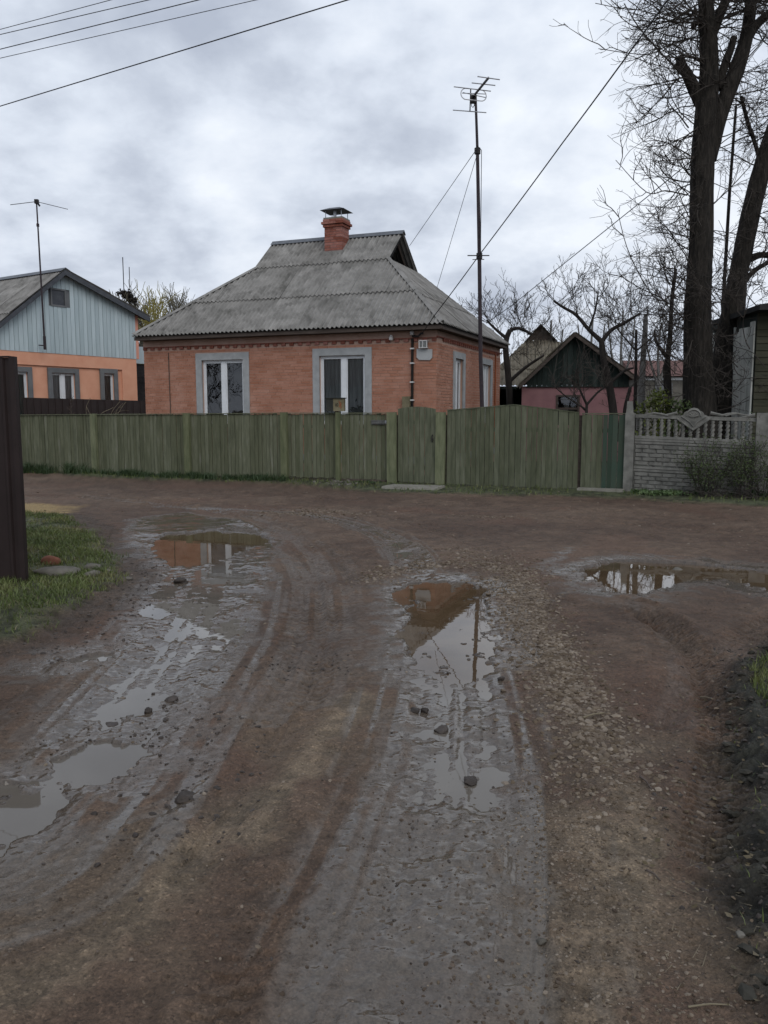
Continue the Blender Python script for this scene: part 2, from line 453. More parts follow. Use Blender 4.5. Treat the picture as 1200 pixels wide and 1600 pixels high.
def poly_sd(X, Y, pts):            # signed distance to a polygon, negative inside
    d2 = np.full(X.shape, 1e9, np.float32); ins = np.zeros(X.shape, bool)
    n = len(pts)
    for i in range(n):
        ax, ay = pts[i]; bx, by = pts[(i + 1) % n]
        ex, ey = bx - ax, by - ay
        t = np.clip(((X - ax) * ex + (Y - ay) * ey) / (ex * ex + ey * ey + 1e-12), 0, 1)
        d2 = np.minimum(d2, (X - ax - t * ex) ** 2 + (Y - ay - t * ey) ** 2)
        c = ((ay > Y) != (by > Y)) & (X < (bx - ax) * (Y - ay) / (by - ay + 1e-12) + ax)
        ins ^= c
    return np.where(ins, -1, 1) * np.sqrt(d2)


def line_sd(X, Y, pts):            # signed lateral distance and arc length along a polyline
    best = np.full(X.shape, 1e9, np.float32); sg = np.zeros(X.shape, np.float32); al = np.zeros(X.shape, np.float32)
    acc = 0.0
    for i in range(len(pts) - 1):
        ax, ay = pts[i]; bx, by = pts[i + 1]
        ex, ey = bx - ax, by - ay
        ln = math.hypot(ex, ey)
        t = np.clip(((X - ax) * ex + (Y - ay) * ey) / (ln * ln), 0, 1)
        d2 = (X - ax - t * ex) ** 2 + (Y - ay - t * ey) ** 2
        s = np.sign(ex * (Y - ay) - ey * (X - ax))
        m = d2 < best
        best = np.where(m, d2, best); sg = np.where(m, s, sg); al = np.where(m, acc + t * ln, al)
        acc += ln
    return sg * np.sqrt(best), al


def smooth_line(px, k=6):          # pixels of a wheel track -> smoothed ground polyline
    p = [np.array(gr(u, v).xy) for u, v in px]
    out = []
    for i in range(len(p) - 1):
        p0 = p[max(i - 1, 0)]; p1 = p[i]; p2 = p[i + 1]; p3 = p[min(i + 2, len(p) - 1)]
        for j in range(k):
            t = j / k
            out.append(0.5 * ((2 * p1) + (-p0 + p2) * t + (2 * p0 - 5 * p1 + 4 * p2 - p3) * t * t + (-p0 + 3 * p1 - 3 * p2 + p3) * t ** 3))
    out.append(p[-1])
    return [tuple(q) for q in out]


# ------------------------------------------------------------------ the ground: one sheet of mud, ruts, hollows and verges
PUDDLES = [  # outline in ground metres, water level, depth
    ('front', gpoly([(240, 845), (262, 832), (330, 828), (400, 833), (428, 842), (400, 851), (352, 870), (335, 879), (300, 882), (262, 882), (245, 866)]), -0.020, 0.05),
    ('mid', gpoly([(616, 924), (636, 908), (690, 905), (735, 908), (768, 920), (760, 960), (765, 1000), (775, 1030), (755, 1060), (700, 1065), (655, 1040), (640, 1015), (626, 996), (640, 965), (628, 942)]), -0.022, 0.05),
    ('right', gpoly([(903, 890), (940, 877), (1000, 875), (1100, 880), (1200, 891), (1290, 905), (1290, 950), (1190, 918), (1130, 902), (1080, 902), (1040, 915), (1000, 931), (950, 923), (918, 906)]), -0.020, 0.05),
    ('left', gpoly([(70, 1185), (138, 1150), (180, 1150), (222, 1166), (205, 1190), (165, 1222), (110, 1232), (78, 1212)]), -0.020, 0.035),
    ('small', gpoly([(98, 1036), (150, 1018), (184, 1017), (172, 1030), (120, 1041)]), -0.020, 0.03),
    ('corner', gpoly([(-120, 1225), (0, 1212), (42, 1222), (52, 1240), (100, 1245), (60, 1290), (10, 1330), (-120, 1400)]), -0.020, 0.035),
    ('rut', gpoly([(150, 1105), (205, 1088), (235, 1092), (225, 1112), (190, 1135), (150, 1140)]), -0.020, 0.025),
]
TRACKS = [  # pixels, half width, rut depth, wetness, tread
    ([(330, 880), (310, 940), (262, 1030), (190, 1130), (110, 1230), (0, 1340)], 0.42, 0.020, 0.95, 0),
    ([(405, 900), (380, 980), (330, 1060), (270, 1140), (200, 1230)], 0.26, 0.018, 0.75, 1),
    ([(250, 905), (215, 980), (150, 1060), (60, 1150)], 0.22, 0.012, 0.45, 1),
    ([(690, 940), (715, 1040), (722, 1150), (712, 1250), (690, 1380), (660, 1500), (640, 1640)], 0.40, 0.020, 0.95, 0),
    ([(640, 1120), (640, 1220), (610, 1350), (560, 1480), (510, 1620)], 0.13, 0.010, 0.7, 0),
    ([(775, 1110), (790, 1220), (790, 1350), (780, 1500)], 0.12, 0.008, 0.6, 0),
    ([(648, 892), (632, 862), (600, 836), (545, 815), (480, 803), (400, 797), (250, 790)], 0.26, 0.030, 0.75, 1),
    ([(480, 1090), (505, 1010), (510, 930), (490, 870), (440, 830), (380, 806), (280, 790), (120, 776)], 0.20, 0.030, 0.45, 1),
    ([(400, 1120), (440, 1040), (470, 960), (468, 900), (430, 855), (370, 822)], 0.16, 0.028, 0.5, 1),
    ([(545, 1060), (560, 960), (545, 890), (500, 845), (430, 815), (330, 798)], 0.13, 0.022, 0.3, 1),
    ([(300, 1330), (420, 1180), (500, 1050), (535, 950)], 0.12, 0.016, 0.12, 1),
    ([(625, 1140), (605, 1250), (545, 1390), (470, 1540)], 0.07, 0.022, 0.35, 1),
    ([(560, 1180), (520, 1300), (430, 1440), (330, 1600)], 0.09, 0.014, 0.1, 1),
    ([(790, 880), (740, 850), (690, 828), (600, 806), (500, 792)], 0.18, 0.024, 0.12, 0),
    ([(1110, 1330), (1120, 1210), (1128, 1130), (1105, 1040), (1060, 985), (990, 945)], 0.13, 0.035, 0.3, 2),
    ([(1040, 1120), (1062, 1050), (1045, 990), (1000, 950), (930, 935)], 0.15, 0.032, 0.3, 1),
    ([(1070, 1090), (1125, 1020), (1190, 975), (1290, 940)], 0.16, 0.032, 0.25, 1),
    ([(200, 760), (500, 777), (800, 792), (1200, 815)], 0.22, 0.022, 0.05, 0),
    ([(60, 775), (400, 787), (800, 806), (1200, 832)], 0.22, 0.022, 0.05, 0),
]
FILMS = [  # thin water lying in the wheel tracks: outline, level, share under water
    ('film', gpoly([(215, 835), (420, 838), (425, 875), (400, 930), (370, 1000), (320, 1060), (260, 1110), (215, 1165), (150, 1230), (60, 1300), (0, 1345), (-90, 1360), (-60, 1270), (10, 1200), (70, 1140), (130, 1080), (190, 1010), (225, 940), (240, 890), (200, 860)]), -0.020, 0.50),
    ('film', gpoly([(600, 905), (640, 890), (770, 900), (805, 960), (806, 1100), (800, 1190), (770, 1290), (640, 1290), (608, 1190), (625, 1080), (612, 980)]), -0.022, 0.44),
    ('film', gpoly([(585, 832), (612, 830), (650, 862), (662, 886), (635, 888), (615, 855)]), -0.018, 0.6),
    ('film', gpoly([(826, 890), (880, 855), (912, 853), (890, 873), (850, 894)]), -0.016, 0.5),
    ('film', gpoly([(600, 1310), (690, 1300), (700, 1450), (640, 1600), (540, 1600), (560, 1450)]), -0.020, 0.10),
]
GRASS_PATCH = gpoly([(-200, 800), (45, 803), (120, 808), (158, 838), (190, 872), (208, 900), (192, 922), (110, 962), (55, 998), (0, 1012), (-200, 1040)])
VERGE = gpoly([(-60, 733), (30, 739), (150, 747), (300, 751), (450, 757), (560, 768), (700, 774), (900, 777), (985, 778), (1050, 786), (1200, 795), (1400, 800), (1400, 700), (900, 690), (500, 690), (-60, 690)])
SOIL = gpoly([(1250, 985), (1185, 1000), (1130, 1060), (1125, 1130), (1118, 1250), (1120, 1400), (1150, 1600), (1500, 1700), (1500, 985)])
GRAVEL_STRIP = gpoly([(770, 905), (820, 900), (850, 960), (900, 1040), (960, 1130), (1010, 1230), (960, 1270), (880, 1180), (830, 1090), (800, 1000)])
WET_AREAS = [  # extra wet mud: outline, strength
    (gpoly([(200, 810), (290, 800), (400, 815), (440, 850), (438, 900), (400, 980), (360, 1060), (290, 1180), (180, 1230), (80, 1290), (0, 1390), (-120, 1400), (-120, 1260), (0, 1190), (80, 1120), (150, 1020), (200, 950), (245, 885), (190, 850)]), 0.97),
    (gpoly([(585, 920), (640, 890), (740, 895), (800, 930), (812, 1010), (806, 1120), (810, 1250), (830, 1400), (850, 1640), (430, 1640), (540, 1430), (590, 1290), (606, 1160), (620, 1080), (600, 990)]), 0.97),
    (gpoly([(590, 840), (615, 832), (655, 880), (630, 888)]), 0.9),
    (gpoly([(828, 888), (880, 855), (912, 853), (890, 872), (850, 892)]), 0.75),
    (gpoly([(880, 880), (960, 866), (1290, 886), (1290, 930), (1190, 930), (1080, 912), (1000, 945), (920, 925)]), 0.6),
]


def soil_height(X, Y):
    """height, wetness and soil colour at ground points"""
    X = X.astype(np.float32); Y = Y.astype(np.float32)
    n1 = fbm(X, Y, 0.55, 4, 1); n2 = fbm(X, Y, 3.2, 4, 5); n3 = fbm(X, Y, 11.0, 3, 9); n4 = fbm(X, Y, 38.0, 2, 14)
    z = (n1 - 0.5) * 0.055 + (n2 - 0.5) * 0.026
    n5 = np.abs(fbm(X, Y, 6.5, 3, 90) - 0.5) * 2
    micro = (n3 - 0.5) * 0.020 + (n4 - 0.5) * 0.009 + (0.25 - n5) * 0.010
    wet = np.zeros_like(z); roughen = np.ones_like(z)
    for pts, s in WET_AREAS:
        d = poly_sd(X, Y, pts) + (n2 - 0.5) * 0.42 + (n3 - 0.5) * 0.22
        wet = np.maximum(wet, s * sstep(0.10, -0.16, d))
    streak = np.zeros_like(z)
    for px, w, dep, wt, tread in TRACKS:
        d, s = line_sd(X, Y, smooth_line(px))
        a = np.exp(-(d / w) ** 2)
        lip = np.exp(-((np.abs(d) - 1.35 * w) / (0.35 * w)) ** 2)
        ln = vnoise(d * 26 + s * 0.15, s * 0.7, 21)      # grooves along the wheel track
        z += -dep * a + dep * 0.5 * lip * (0.5 + n3) + a * ((ln - 0.5) * 0.034 + (vnoise(d * 58 + s * 0.3, s * 1.1, 27) - 0.5) * 0.016)
        if tread:
            per = 0.055 if tread == 2 else 0.085
            blk = (np.sin(s * 2 * math.pi / per + np.sign(d) * 1.2 + d * 22) > 0.1) * sstep(1.0, 0.7, np.abs(d) / w) * (1.0 if tread == 2 else sstep(0.35, 0.6, vnoise(s * 0.7, d, 31)))
            z += -(0.020 if tread == 2 else 0.011) * blk
        wet = np.maximum(wet, wt * sstep(1.25, 0.5, np.abs(d) / w + (ln - 0.5) * 1.5 + (n2 - 0.5) * 0.7))
        streak = np.maximum(streak, a * ln)
    # little dry islands and hollows in the wet
    wet = np.clip(wet * (0.86 + 0.40 * sstep(0.42, 0.6, n2 * 0.5 + n3 * 0.35 + n1 * 0.15)) - 0.32 * sstep(0.60, 0.74, n3), 0, 1)
    z = z + micro * (1 - 0.86 * sstep(0.4, 0.8, wet))
    dg = poly_sd(X, Y, GRASS_PATCH) + (n2 - 0.5) * 0.5
    dv = poly_sd(X, Y, VERGE) + (n2 - 0.5) * 0.7
    ds = poly_sd(X, Y, SOIL) + (n2 - 0.5) * 0.35
    dr = poly_sd(X, Y, GRAVEL_STRIP) + (n2 - 0.5) * 0.5
    g = sstep(0.06, -0.25, dg); v = sstep(0.15, -0.4, dv); so = sstep(0.12, -0.2, ds); gv = sstep(0.15, -0.12, dr)
    z += 0.05 * g + 0.035 * v + so * (0.02 + (n3 - 0.5) * 0.075 + (n4 - 0.5) * 0.03) + gv * 0.012
    churn = sstep(0.10, 0.0, np.abs(dg + 0.0) - 0.2)     # churned edge beside the grass
    z += churn * (n3 - 0.5) * 0.06
    wet *= (1 - 0.9 * g) * (1 - v) * (1 - 0.7 * so) * (1 - 0.8 * gv)
    # thin films: the mud undulates by millimetres about the water level
    fn = 0.34 * n2 + 0.30 * n3 + 0.10 * n4 + 0.26 * (0.85 - streak)
    fmask = np.zeros_like(z)
    for nm, pts, lev, share in FILMS:
        d = poly_sd(X, Y, pts)
        near = d < 0.4
        k = sstep(0.10, -0.25, d + (n2 - 0.5) * 0.5)
        bed = lev + (fn - (0.47 + 0.20 * (share - 0.5))) * 0.060 + 0.016 * (1 - k)
        bed = np.where(d > 0.02, np.maximum(bed, lev + 0.004), bed)
        m = sstep(0.35, 0.1, d); fmask = np.maximum(fmask, m)
        z = np.where(near, z * (1 - m) + bed * m, z)
        wet = np.where(near, np.maximum(wet, sstep(0.012, 0.0, bed - lev) * 0.95 * m), wet)
    # water hollows: first firm banks round each puddle, then the hollows themselves
    pud = np.full(z.shape, 9.0, np.float32); dig = []
    for nm, pts, lev, dep in PUDDLES:
        d = poly_sd(X, Y, pts)
        amp = 0.16 if nm in ('mid', 'front', 'right') else 0.13
        dn = d + (n2 - 0.5) * amp + (n3 - 0.5) * amp * 0.9 + (n4 - 0.5) * 0.04
        bank = np.maximum(z, lev + 0.003 + np.minimum(0.02, 0.06 * np.maximum(dn, 0)))
        k = sstep(0.6, 0.35, d) * (1 - fmask)
        z = z * (1 - k) + bank * k
        dig.append((nm, d, dn, lev, dep))
    for nm, d, dn, lev, dep in dig:
        inside = lev - 0.002 - dep * sstep(0.0, 0.25, -dn) - 0.010 * sstep(0, 0.03, -dn)
        if nm in ('mid', 'corner', 'rut'):               # lumps that break the surface
            inside = inside + sstep(0.60, 0.76, n3 * 0.7 + n4 * 0.3) * (dep + 0.014) * sstep(-0.75, -0.05, d)
        z = np.where(dn < 0, np.minimum(inside, lev + 0.006), z)
        pud = np.minimum(pud, dn)
    wet = np.maximum(wet, np.maximum(sstep(0.14, -0.02, pud) * 0.95, sstep(0.5, 0.0, pud + (n2 - 0.5) * 0.5 + (n3 - 0.5) * 0.3) * 0.85 * (1 - so)))
    # soil colour (dry), before wetting
    def C(r, gg, b): return np.array([r, gg, b], np.float32)
    t1 = sstep(0.3, 0.7, n1 * 0.6 + n2 * 0.4)[..., None]; t2 = sstep(0.35, 0.65, n3)[..., None]
    col = C(0.074, 0.046, 0.031) * (1 - t1) + C(0.118, 0.080, 0.055) * t1
    col = col * (0.86 + 0.28 * t2)
    red = sstep(0.55, 0.75, fbm(X, Y, 0.9, 3, 40))[..., None]
    col = col * (1 - 0.35 * red) + C(0.118, 0.064, 0.042) * 0.35 * red
    tan = (sstep(0.5, 0.68, fbm(X, Y, 1.3, 4, 50)) * sstep(6.0, 3.5, Y))[..., None]
    col = col * (1 - 0.6 * tan) + C(0.130, 0.096, 0.064) * 0.6 * tan
    for px, w in (([(930, 1290), (960, 1380), (930, 1480), (910, 1620)], 0.24), ([(985, 1230), (1000, 1300), (985, 1360)], 0.16), ([(-60, 1590), (60, 1530), (190, 1450), (300, 1330), (430, 1230)], 0.16), ([(560, 1090), (470, 1200), (400, 1300)], 0.14)):
        dd, _ = line_sd(X, Y, smooth_line(px))     # drier, sandier bands
        q_ = (sstep(1.2, 0.2, np.abs(dd) / w + (n2 - 0.5) * 1.2 + (n3 - 0.5) * 1.0))[..., None]
        col = col * (1 - 0.75 * q_) + C(0.170, 0.130, 0.088) * (0.75 + 0.5 * t2) * 0.75 * q_
    w3 = wet[..., None]
    col = col * (1 - 0.75 * w3) + C(0.100, 0.085, 0.068) * 0.75 * w3  # wet mud grey, raised a little to paint in some sheen
    gv3 = gv[..., None]; col = col * (1 - 0.5 * gv3) + C(0.112, 0.086, 0.060) * 0.5 * gv3
    g3 = g[..., None]; col = col * (1 - g3) + (C(0.050, 0.054, 0.026) * (0.6 + 0.9 * t2)) * g3
    v3 = v[..., None]; col = col * (1 - v3) + (C(0.052, 0.058, 0.030) * (0.6 + 0.9 * t2)) * v3
    s3 = so[..., None]; col = col * (1 - s3) + (C(0.021, 0.021, 0.016) * (0.55 + 1.0 * t2)) * s3
    c3 = (churn * (1 - g))[..., None]; col = col * (1 - 0.5 * c3) + C(0.05, 0.043, 0.036) * 0.5 * c3
    dsand = poly_sd(X, Y, gpoly([(-50, 786), (70, 786), (118, 791), (105, 800), (60, 805), (-50, 803)])) + (n2 - 0.5) * 0.8
    sa = sstep(0.1, -0.3, dsand)[..., None]; col = col * (1 - sa) + C(0.27, 0.19, 0.085) * sa
    bp = sstep(0.03, -0.05, pud)[..., None]; col = col * (1 - bp) + C(0.058, 0.042, 0.030) * bp
    return z, wet, col, pud


def ground_mat():
    m = bpy.data.materials.new('wet_mud')
    m.use_nodes = True
    t = m.node_tree; L = t.links.new
    p = t.nodes['Principled BSDF']
    ac = N(t, 'ShaderNodeAttribute', attribute_name='col'); aw = N(t, 'ShaderNodeAttribute', attribute_name='wet')
    geo = N(t, 'ShaderNodeNewGeometry')
    n1 = N(t, 'ShaderNodeTexNoise'); n1.inputs['Scale'].default_value = 26; n1.inputs['Detail'].default_value = 8; n1.inputs['Roughness'].default_value = 0.7
    n2 = N(t, 'ShaderNodeTexNoise'); n2.inputs['Scale'].default_value = 110; n2.inputs['Detail'].default_value = 4; n2.inputs['Roughness'].default_value = 0.65
    n3 = N(t, 'ShaderNodeTexNoise'); n3.inputs['Scale'].default_value = 4.5; n3.inputs['Detail'].default_value = 6
    for n in (n1, n2, n3): L(geo.outputs['Position'], n.inputs['Vector'])
    r1 = N(t, 'ShaderNodeMapRange'); r1.inputs['From Min'].default_value = 0.36; r1.inputs['From Max'].default_value = 0.70
    r1.inputs['To Min'].default_value = 0.5; r1.inputs['To Max'].default_value = 1.5
    cm_ = N(t, 'ShaderNodeMath', operation='MULTIPLY_ADD'); L(n2.outputs['Fac'], cm_.inputs[0]); cm_.inputs[1].default_value = 0.55
    ch_ = N(t, 'ShaderNodeMath', operation='MULTIPLY'); L(n1.outputs['Fac'], ch_.inputs[0]); ch_.inputs[1].default_value = 0.5
    L(ch_.outputs[0], cm_.inputs[2]); L(cm_.outputs[0], r1.inputs['Value'])
    # the damp film darkens and smooths the mud; scattered along the fine noise
    wa = N(t, 'ShaderNodeMath', operation='MULTIPLY_ADD'); L(n1.outputs['Fac'], wa.inputs[0]); wa.inputs[1].default_value = 0.9; wa.inputs[2].default_value = -0.45
    wsum = N(t, 'ShaderNodeMath', operation='ADD'); L(wa.outputs[0], wsum.inputs[0]); L(aw.outputs['Fac'], wsum.inputs[1])
    wb = N(t, 'ShaderNodeMapRange'); wb.inputs['From Min'].default_value = 0.2; wb.inputs['From Max'].default_value = 0.95
    L(wsum.outputs[0], wb.inputs['Value'])
    dk = N(t, 'ShaderNodeMapRange'); dk.inputs['To Min'].default_value = 1.0; dk.inputs['To Max'].default_value = 0.8
    L(wb.outputs[0], dk.inputs['Value'])
    mul = N(t, 'ShaderNodeMath', operation='MULTIPLY'); L(r1.outputs[0], mul.inputs[0]); L(dk.outputs[0], mul.inputs[1])
    # grit: pale grains and dark pits
    vo = N(t, 'ShaderNodeTexVoronoi'); vo.inputs['Scale'].default_value = 120; vo.inputs['Randomness'].default_value = 1.0
    wp = N(t, 'ShaderNodeVectorMath', operation='ADD'); L(geo.outputs['Position'], wp.inputs[0])
    ws_ = N(t, 'ShaderNodeVectorMath', operation='SCALE'); L(n2.outputs['Color'], ws_.inputs[0]); ws_.inputs['Scale'].default_value = 0.012
    L(ws_.outputs[0], wp.inputs[1]); L(wp.outputs[0], vo.inputs['Vector'])
    sx_ = N(t, 'ShaderNodeSeparateXYZ'); L(vo.outputs['Color'], sx_.inputs[0])
    gr_ = N(t, 'ShaderNodeValToRGB'); ramp_set(gr_, [(0.0, (0.62,) * 3), (0.16, (0.93,) * 3), (0.5, (1.0,) * 3), (0.88, (1.04,) * 3), (0.98, (1.5,) * 3)])
    L(sx_.outputs['X'], gr_.inputs[0])
    gm = N(t, 'ShaderNodeMath', operation='MULTIPLY'); L(mul.outputs[0], gm.inputs[0]); L(gr_.outputs[0], gm.inputs[1])
    gw = N(t, 'ShaderNodeMix', data_type='FLOAT'); L(wb.outputs[0], gw.inputs['Factor']); L(gm.outputs[0], gw.inputs['A']); L(mul.outputs[0], gw.inputs['B'])
    sc = N(t, 'ShaderNodeVectorMath', operation='SCALE'); L(ac.outputs['Color'], sc.inputs[0]); L(gw.outputs['Result'], sc.inputs['Scale'])
    L(sc.outputs[0], p.inputs['Base Color'])
    rr = N(t, 'ShaderNodeValToRGB'); ramp_set(rr, [(0.0, (0.68,) * 3), (0.4, (0.45,) * 3), (0.7, (0.22,) * 3), (0.95, (0.09,) * 3)])
    L(wb.outputs[0], rr.inputs[0]); L(rr.outputs[0], p.inputs['Roughness'])
    ss = N(t, 'ShaderNodeMapRange'); ss.inputs['To Min'].default_value = 0.27; ss.inputs['To Max'].default_value = 0.5
    L(wb.outputs[0], ss.inputs['Value']); L(ss.outputs[0], p.inputs['Specular IOR Level'])
    vh = N(t, 'ShaderNodeMath', operation='MULTIPLY'); L(sx_.outputs['Y'], vh.inputs[0]); vh.inputs[1].default_value = 0.09
    vh2 = N(t, 'ShaderNodeMath', operation='ADD'); L(n1.outputs['Fac'], vh2.inputs[0]); L(vh.outputs[0], vh2.inputs[1])
    hsum = N(t, 'ShaderNodeMath', operation='MULTIPLY_ADD'); L(n2.outputs['Fac'], hsum.inputs[0]); hsum.inputs[1].default_value = 0.4
    L(vh2.outputs[0], hsum.inputs[2])
    bs = N(t, 'ShaderNodeMapRange'); bs.inputs['To Min'].default_value = 0.9; bs.inputs['To Max'].default_value = 0.035
    L(wb.outputs[0], bs.inputs['Value'])
    b = N(t, 'ShaderNodeBump'); b.inputs['Distance'].default_value = 0.022
    L(bs.outputs[0], b.inputs['Strength']); L(hsum.outputs[0], b.inputs['Height']); L(b.outputs[0], p.inputs['Normal'])
    return m


M['ground'] = ground_mat()


def build_ground():
    d = np.concatenate([np.geomspace(0.7, 1.9, 60)[:-1], np.geomspace(1.9, 17, 1020)[:-1], np.geomspace(17, 62, 70)])
    nr, nc = len(d), 800
    s = np.linspace(-1, 1, nc); s = 0.56 * s + 0.55 * s ** 9
    D, S = np.meshgrid(d, s, indexing='ij')
    X = S * (D + 1.6); Y = D
    z, wet, col, pud = soil_height(X, Y)
    v = np.stack([X, Y, z], -1).reshape(-1, 3)
    i = np.arange(nr - 1)[:, None] * nc + np.arange(nc - 1)[None, :]
    f = np.stack([i, i + 1, i + nc + 1, i + nc], -1).reshape(-1, 4)
    # the land beyond: one coarse skirt out to the horizon, just under the modelled mud
    o = mesh_np('ground', v, f, M['ground'], attrs={'wet': wet.ravel(), 'col': col.reshape(-1, 3)}, smooth=True)
    tag(o, kind='structure')
    q = np.array([[-900, -900, -0.16], [900, -900, -0.16], [900, 900, -0.16], [-900, 900, -0.16]])
    o = mesh_np('terrain', q, np.array([[0, 1, 2, 3]]), M['ground'], attrs={'wet': np.zeros(4), 'col': np.tile([0.07, 0.06, 0.04], (4, 1))})
    tag(o, kind='structure')


build_ground()


def gz(x, y):                       # ground height at one point
    z = soil_height(np.array([[x]]), np.array([[y]]))[0]
    return float(z[0, 0])


def water_mat():
    m = bpy.data.materials.new('muddy_water')
    m.use_nodes = True
    t = m.node_tree; L = t.links.new
    p = t.nodes['Principled BSDF']
    geo = N(t, 'ShaderNodeNewGeometry')
    n = N(t, 'ShaderNodeTexNoise'); n.inputs['Scale'].default_value = 3.0; n.inputs['Detail'].default_value = 4
    L(geo.outputs['Position'], n.inputs['Vector'])
    rp = N(t, 'ShaderNodeValToRGB'); ramp_set(rp, [(0.35, (0.066, 0.043, 0.024)), (0.65, (0.092, 0.062, 0.036))])
    L(n.outputs['Fac'], rp.inputs[0])
    at_ = N(t, 'ShaderNodeAttribute', attribute_name='silt')    # pale silt in the shallow track water, brown in the deep pools
    mx = N(t, 'ShaderNodeMix', data_type='RGBA'); L(at_.outputs['Fac'], mx.inputs['Factor']); L(rp.outputs[0], mx.inputs['A']); mx.inputs['B'].default_value = (0.112, 0.098, 0.082, 1)
    L(mx.outputs['Result'], p.inputs['Base Color'])
    p.inputs['Roughness'].default_value = 0.015
    p.inputs['IOR'].default_value = 1.4
    n2 = N(t, 'ShaderNodeTexNoise'); n2.inputs['Scale'].default_value = 7.0; n2.inputs['Detail'].default_value = 2
    L(geo.outputs['Position'], n2.inputs['Vector'])
    b = N(t, 'ShaderNodeBump'); b.inputs['Strength'].default_value = 0.03; b.inputs['Distance'].default_value = 0.01
    L(n2.outputs['Fac'], b.inputs['Height']); L(b.outputs[0], p.inputs['Normal'])
    return m


M['water'] = water_mat()
ALLW = [(q[1], q[2], 0.17) for q in PUDDLES] + [(q[1], q[2], 0.03) for q in FILMS]
for wi, (pts, lev, mar) in enumerate(ALLW):
    P = np.array(pts); lo = P.min(0) - 0.3; hi = P.max(0) + 0.3; cell = 0.04; lo = np.floor(lo / cell) * cell   # one common raster, so sheets meet edge to edge
    gx_ = np.arange(lo[0], hi[0], cell); gy_ = np.arange(lo[1], hi[1], cell)
    A, Bq = np.meshgrid(gx_, gy_, indexing='ij')
    ok = poly_sd(A[:-1, :-1] + cell / 2, Bq[:-1, :-1] + cell / 2, pts)   # runs a little under the bank; the mud cuts the waterline
    AC, BC = A[:-1, :-1] + cell / 2, Bq[:-1, :-1] + cell / 2
    film = wi >= len(PUDDLES)
    oth = np.min([poly_sd(AC, BC, a[0]) for k_, a in enumerate(ALLW) if k_ != wi and (k_ >= len(PUDDLES)) == film], axis=0)
    ok = (ok < mar) & (ok <= oth)
    if film:                        # the deeper puddles keep their own water
        ok &= np.min([poly_sd(AC, BC, a[1]) for a in PUDDLES], axis=0) >= 0.17
    ii, jj = np.nonzero(ok); m_ = len(gy_)
    q0 = ii * m_ + jj
    fq = np.stack([q0, q0 + m_, q0 + m_ + 1, q0 + 1], -1)
    used, inv = np.unique(fq, return_inverse=True)
    vq = np.stack([A.ravel(), Bq.ravel(), np.full(A.size, lev)], -1)[used]
    brown = np.min([poly_sd(vq[:, 0], vq[:, 1], a[1]) for a in PUDDLES if a[0] in ('front', 'mid', 'right')], axis=0)
    tag(mesh_np('puddle', vq, inv.reshape(-1, 4), M['water'], attrs={'silt': sstep(-0.15, 0.35, brown)}, smooth=True), kind='structure')

# ------------------------------------------------------------------ brick house
HOUSE0 = fen(0, 2.6) ; _p = None


def hit_plane(u, v, p0, n):
    d = ray(u, v); o = Vector((0, 0, EYE))
    return o + d * ((Vector(p0) - o).dot(n) / d.dot(n))


HC = hit_plane(682, 560, fen(0, 2.6), SY); HC.z = 0.0     # its front right corner on the ground
HW, HD = 8.86, 6.55                                       # front width, depth
house = thing('brick_house', 'low orange brick house with a grey corrugated half hipped roof and red chimney', 'house', HC, STREET)
SIDE_T = Matrix(((0, -1, 0, 0), (1, 0, 0, 0), (0, 0, 1, 0), (0, 0, 0, 1)))   # wall frame turned onto the right side
WIN_F = [(-6.90, -5.56, 1.30, 3.055), (-3.24, -1.93, 1.30, 3.085)]            # front openings x0,x1,z0,z1
WIN_S = [(1.56, 2.34, 1.30, 3.05), (4.36, 5.36, 1.30, 3.05)]                  # side openings


def wall_panels(mb, x0, x1, z0, z1, openings, y0, y1):
    xs = sorted({x0, x1, *[o[0] for o in openings], *[o[1] for o in openings]})
    for a, b in zip(xs[:-1], xs[1:]):
        if b <= x0 or a >= x1: continue
        zs = z0
        for o in sorted(openings, key=lambda q: q[2]):
            if o[0] <= a + 1e-6 and o[1] >= b - 1e-6:
                if o[2] > zs: mb.box(a, b, y0, y1, zs, o[2])
                zs = o[3]
        if z1 > zs: mb.box(a, b, y0, y1, zs, z1)


def bricklay(mb, x0, x1, z0, z1, openings, rng, bl=0.25, bh=0.064, j=0.011, face=-0.007, back=0.01):
    z = z0; row = 0
    while z + bh <= z1 + 1e-4:
        x = x0 - (row % 2) * (bl + j) / 2 - (0.07 if row % 4 > 1 else 0)
        while x < x1:
            a = max(x, x0); b = min(x + bl, x1)
            segs = [(a, b)]
            for o in openings:
                if z + bh > o[2] and z < o[3]:
                    ns = []
                    for p, q in segs:
                        if q <= o[0] or p >= o[1]: ns.append((p, q))
                        else:
                            if p < o[0]: ns.append((p, o[0]))
                            if q > o[1]: ns.append((o[1], q))
                    segs = ns
            for p, q in segs:
                if q - p < 0.02: continue
                mb.rnd = min(1, max(0, rng.gauss(0.5, 0.22)))
                f = face + rng.uniform(-0.003, 0.003)
                dz = rng.uniform(-0.002, 0.002)
                mb.box(p, q, f, back, z + dz, z + bh + dz, skip=('k',))
            x += bl + j
        z += bh + j; row += 1


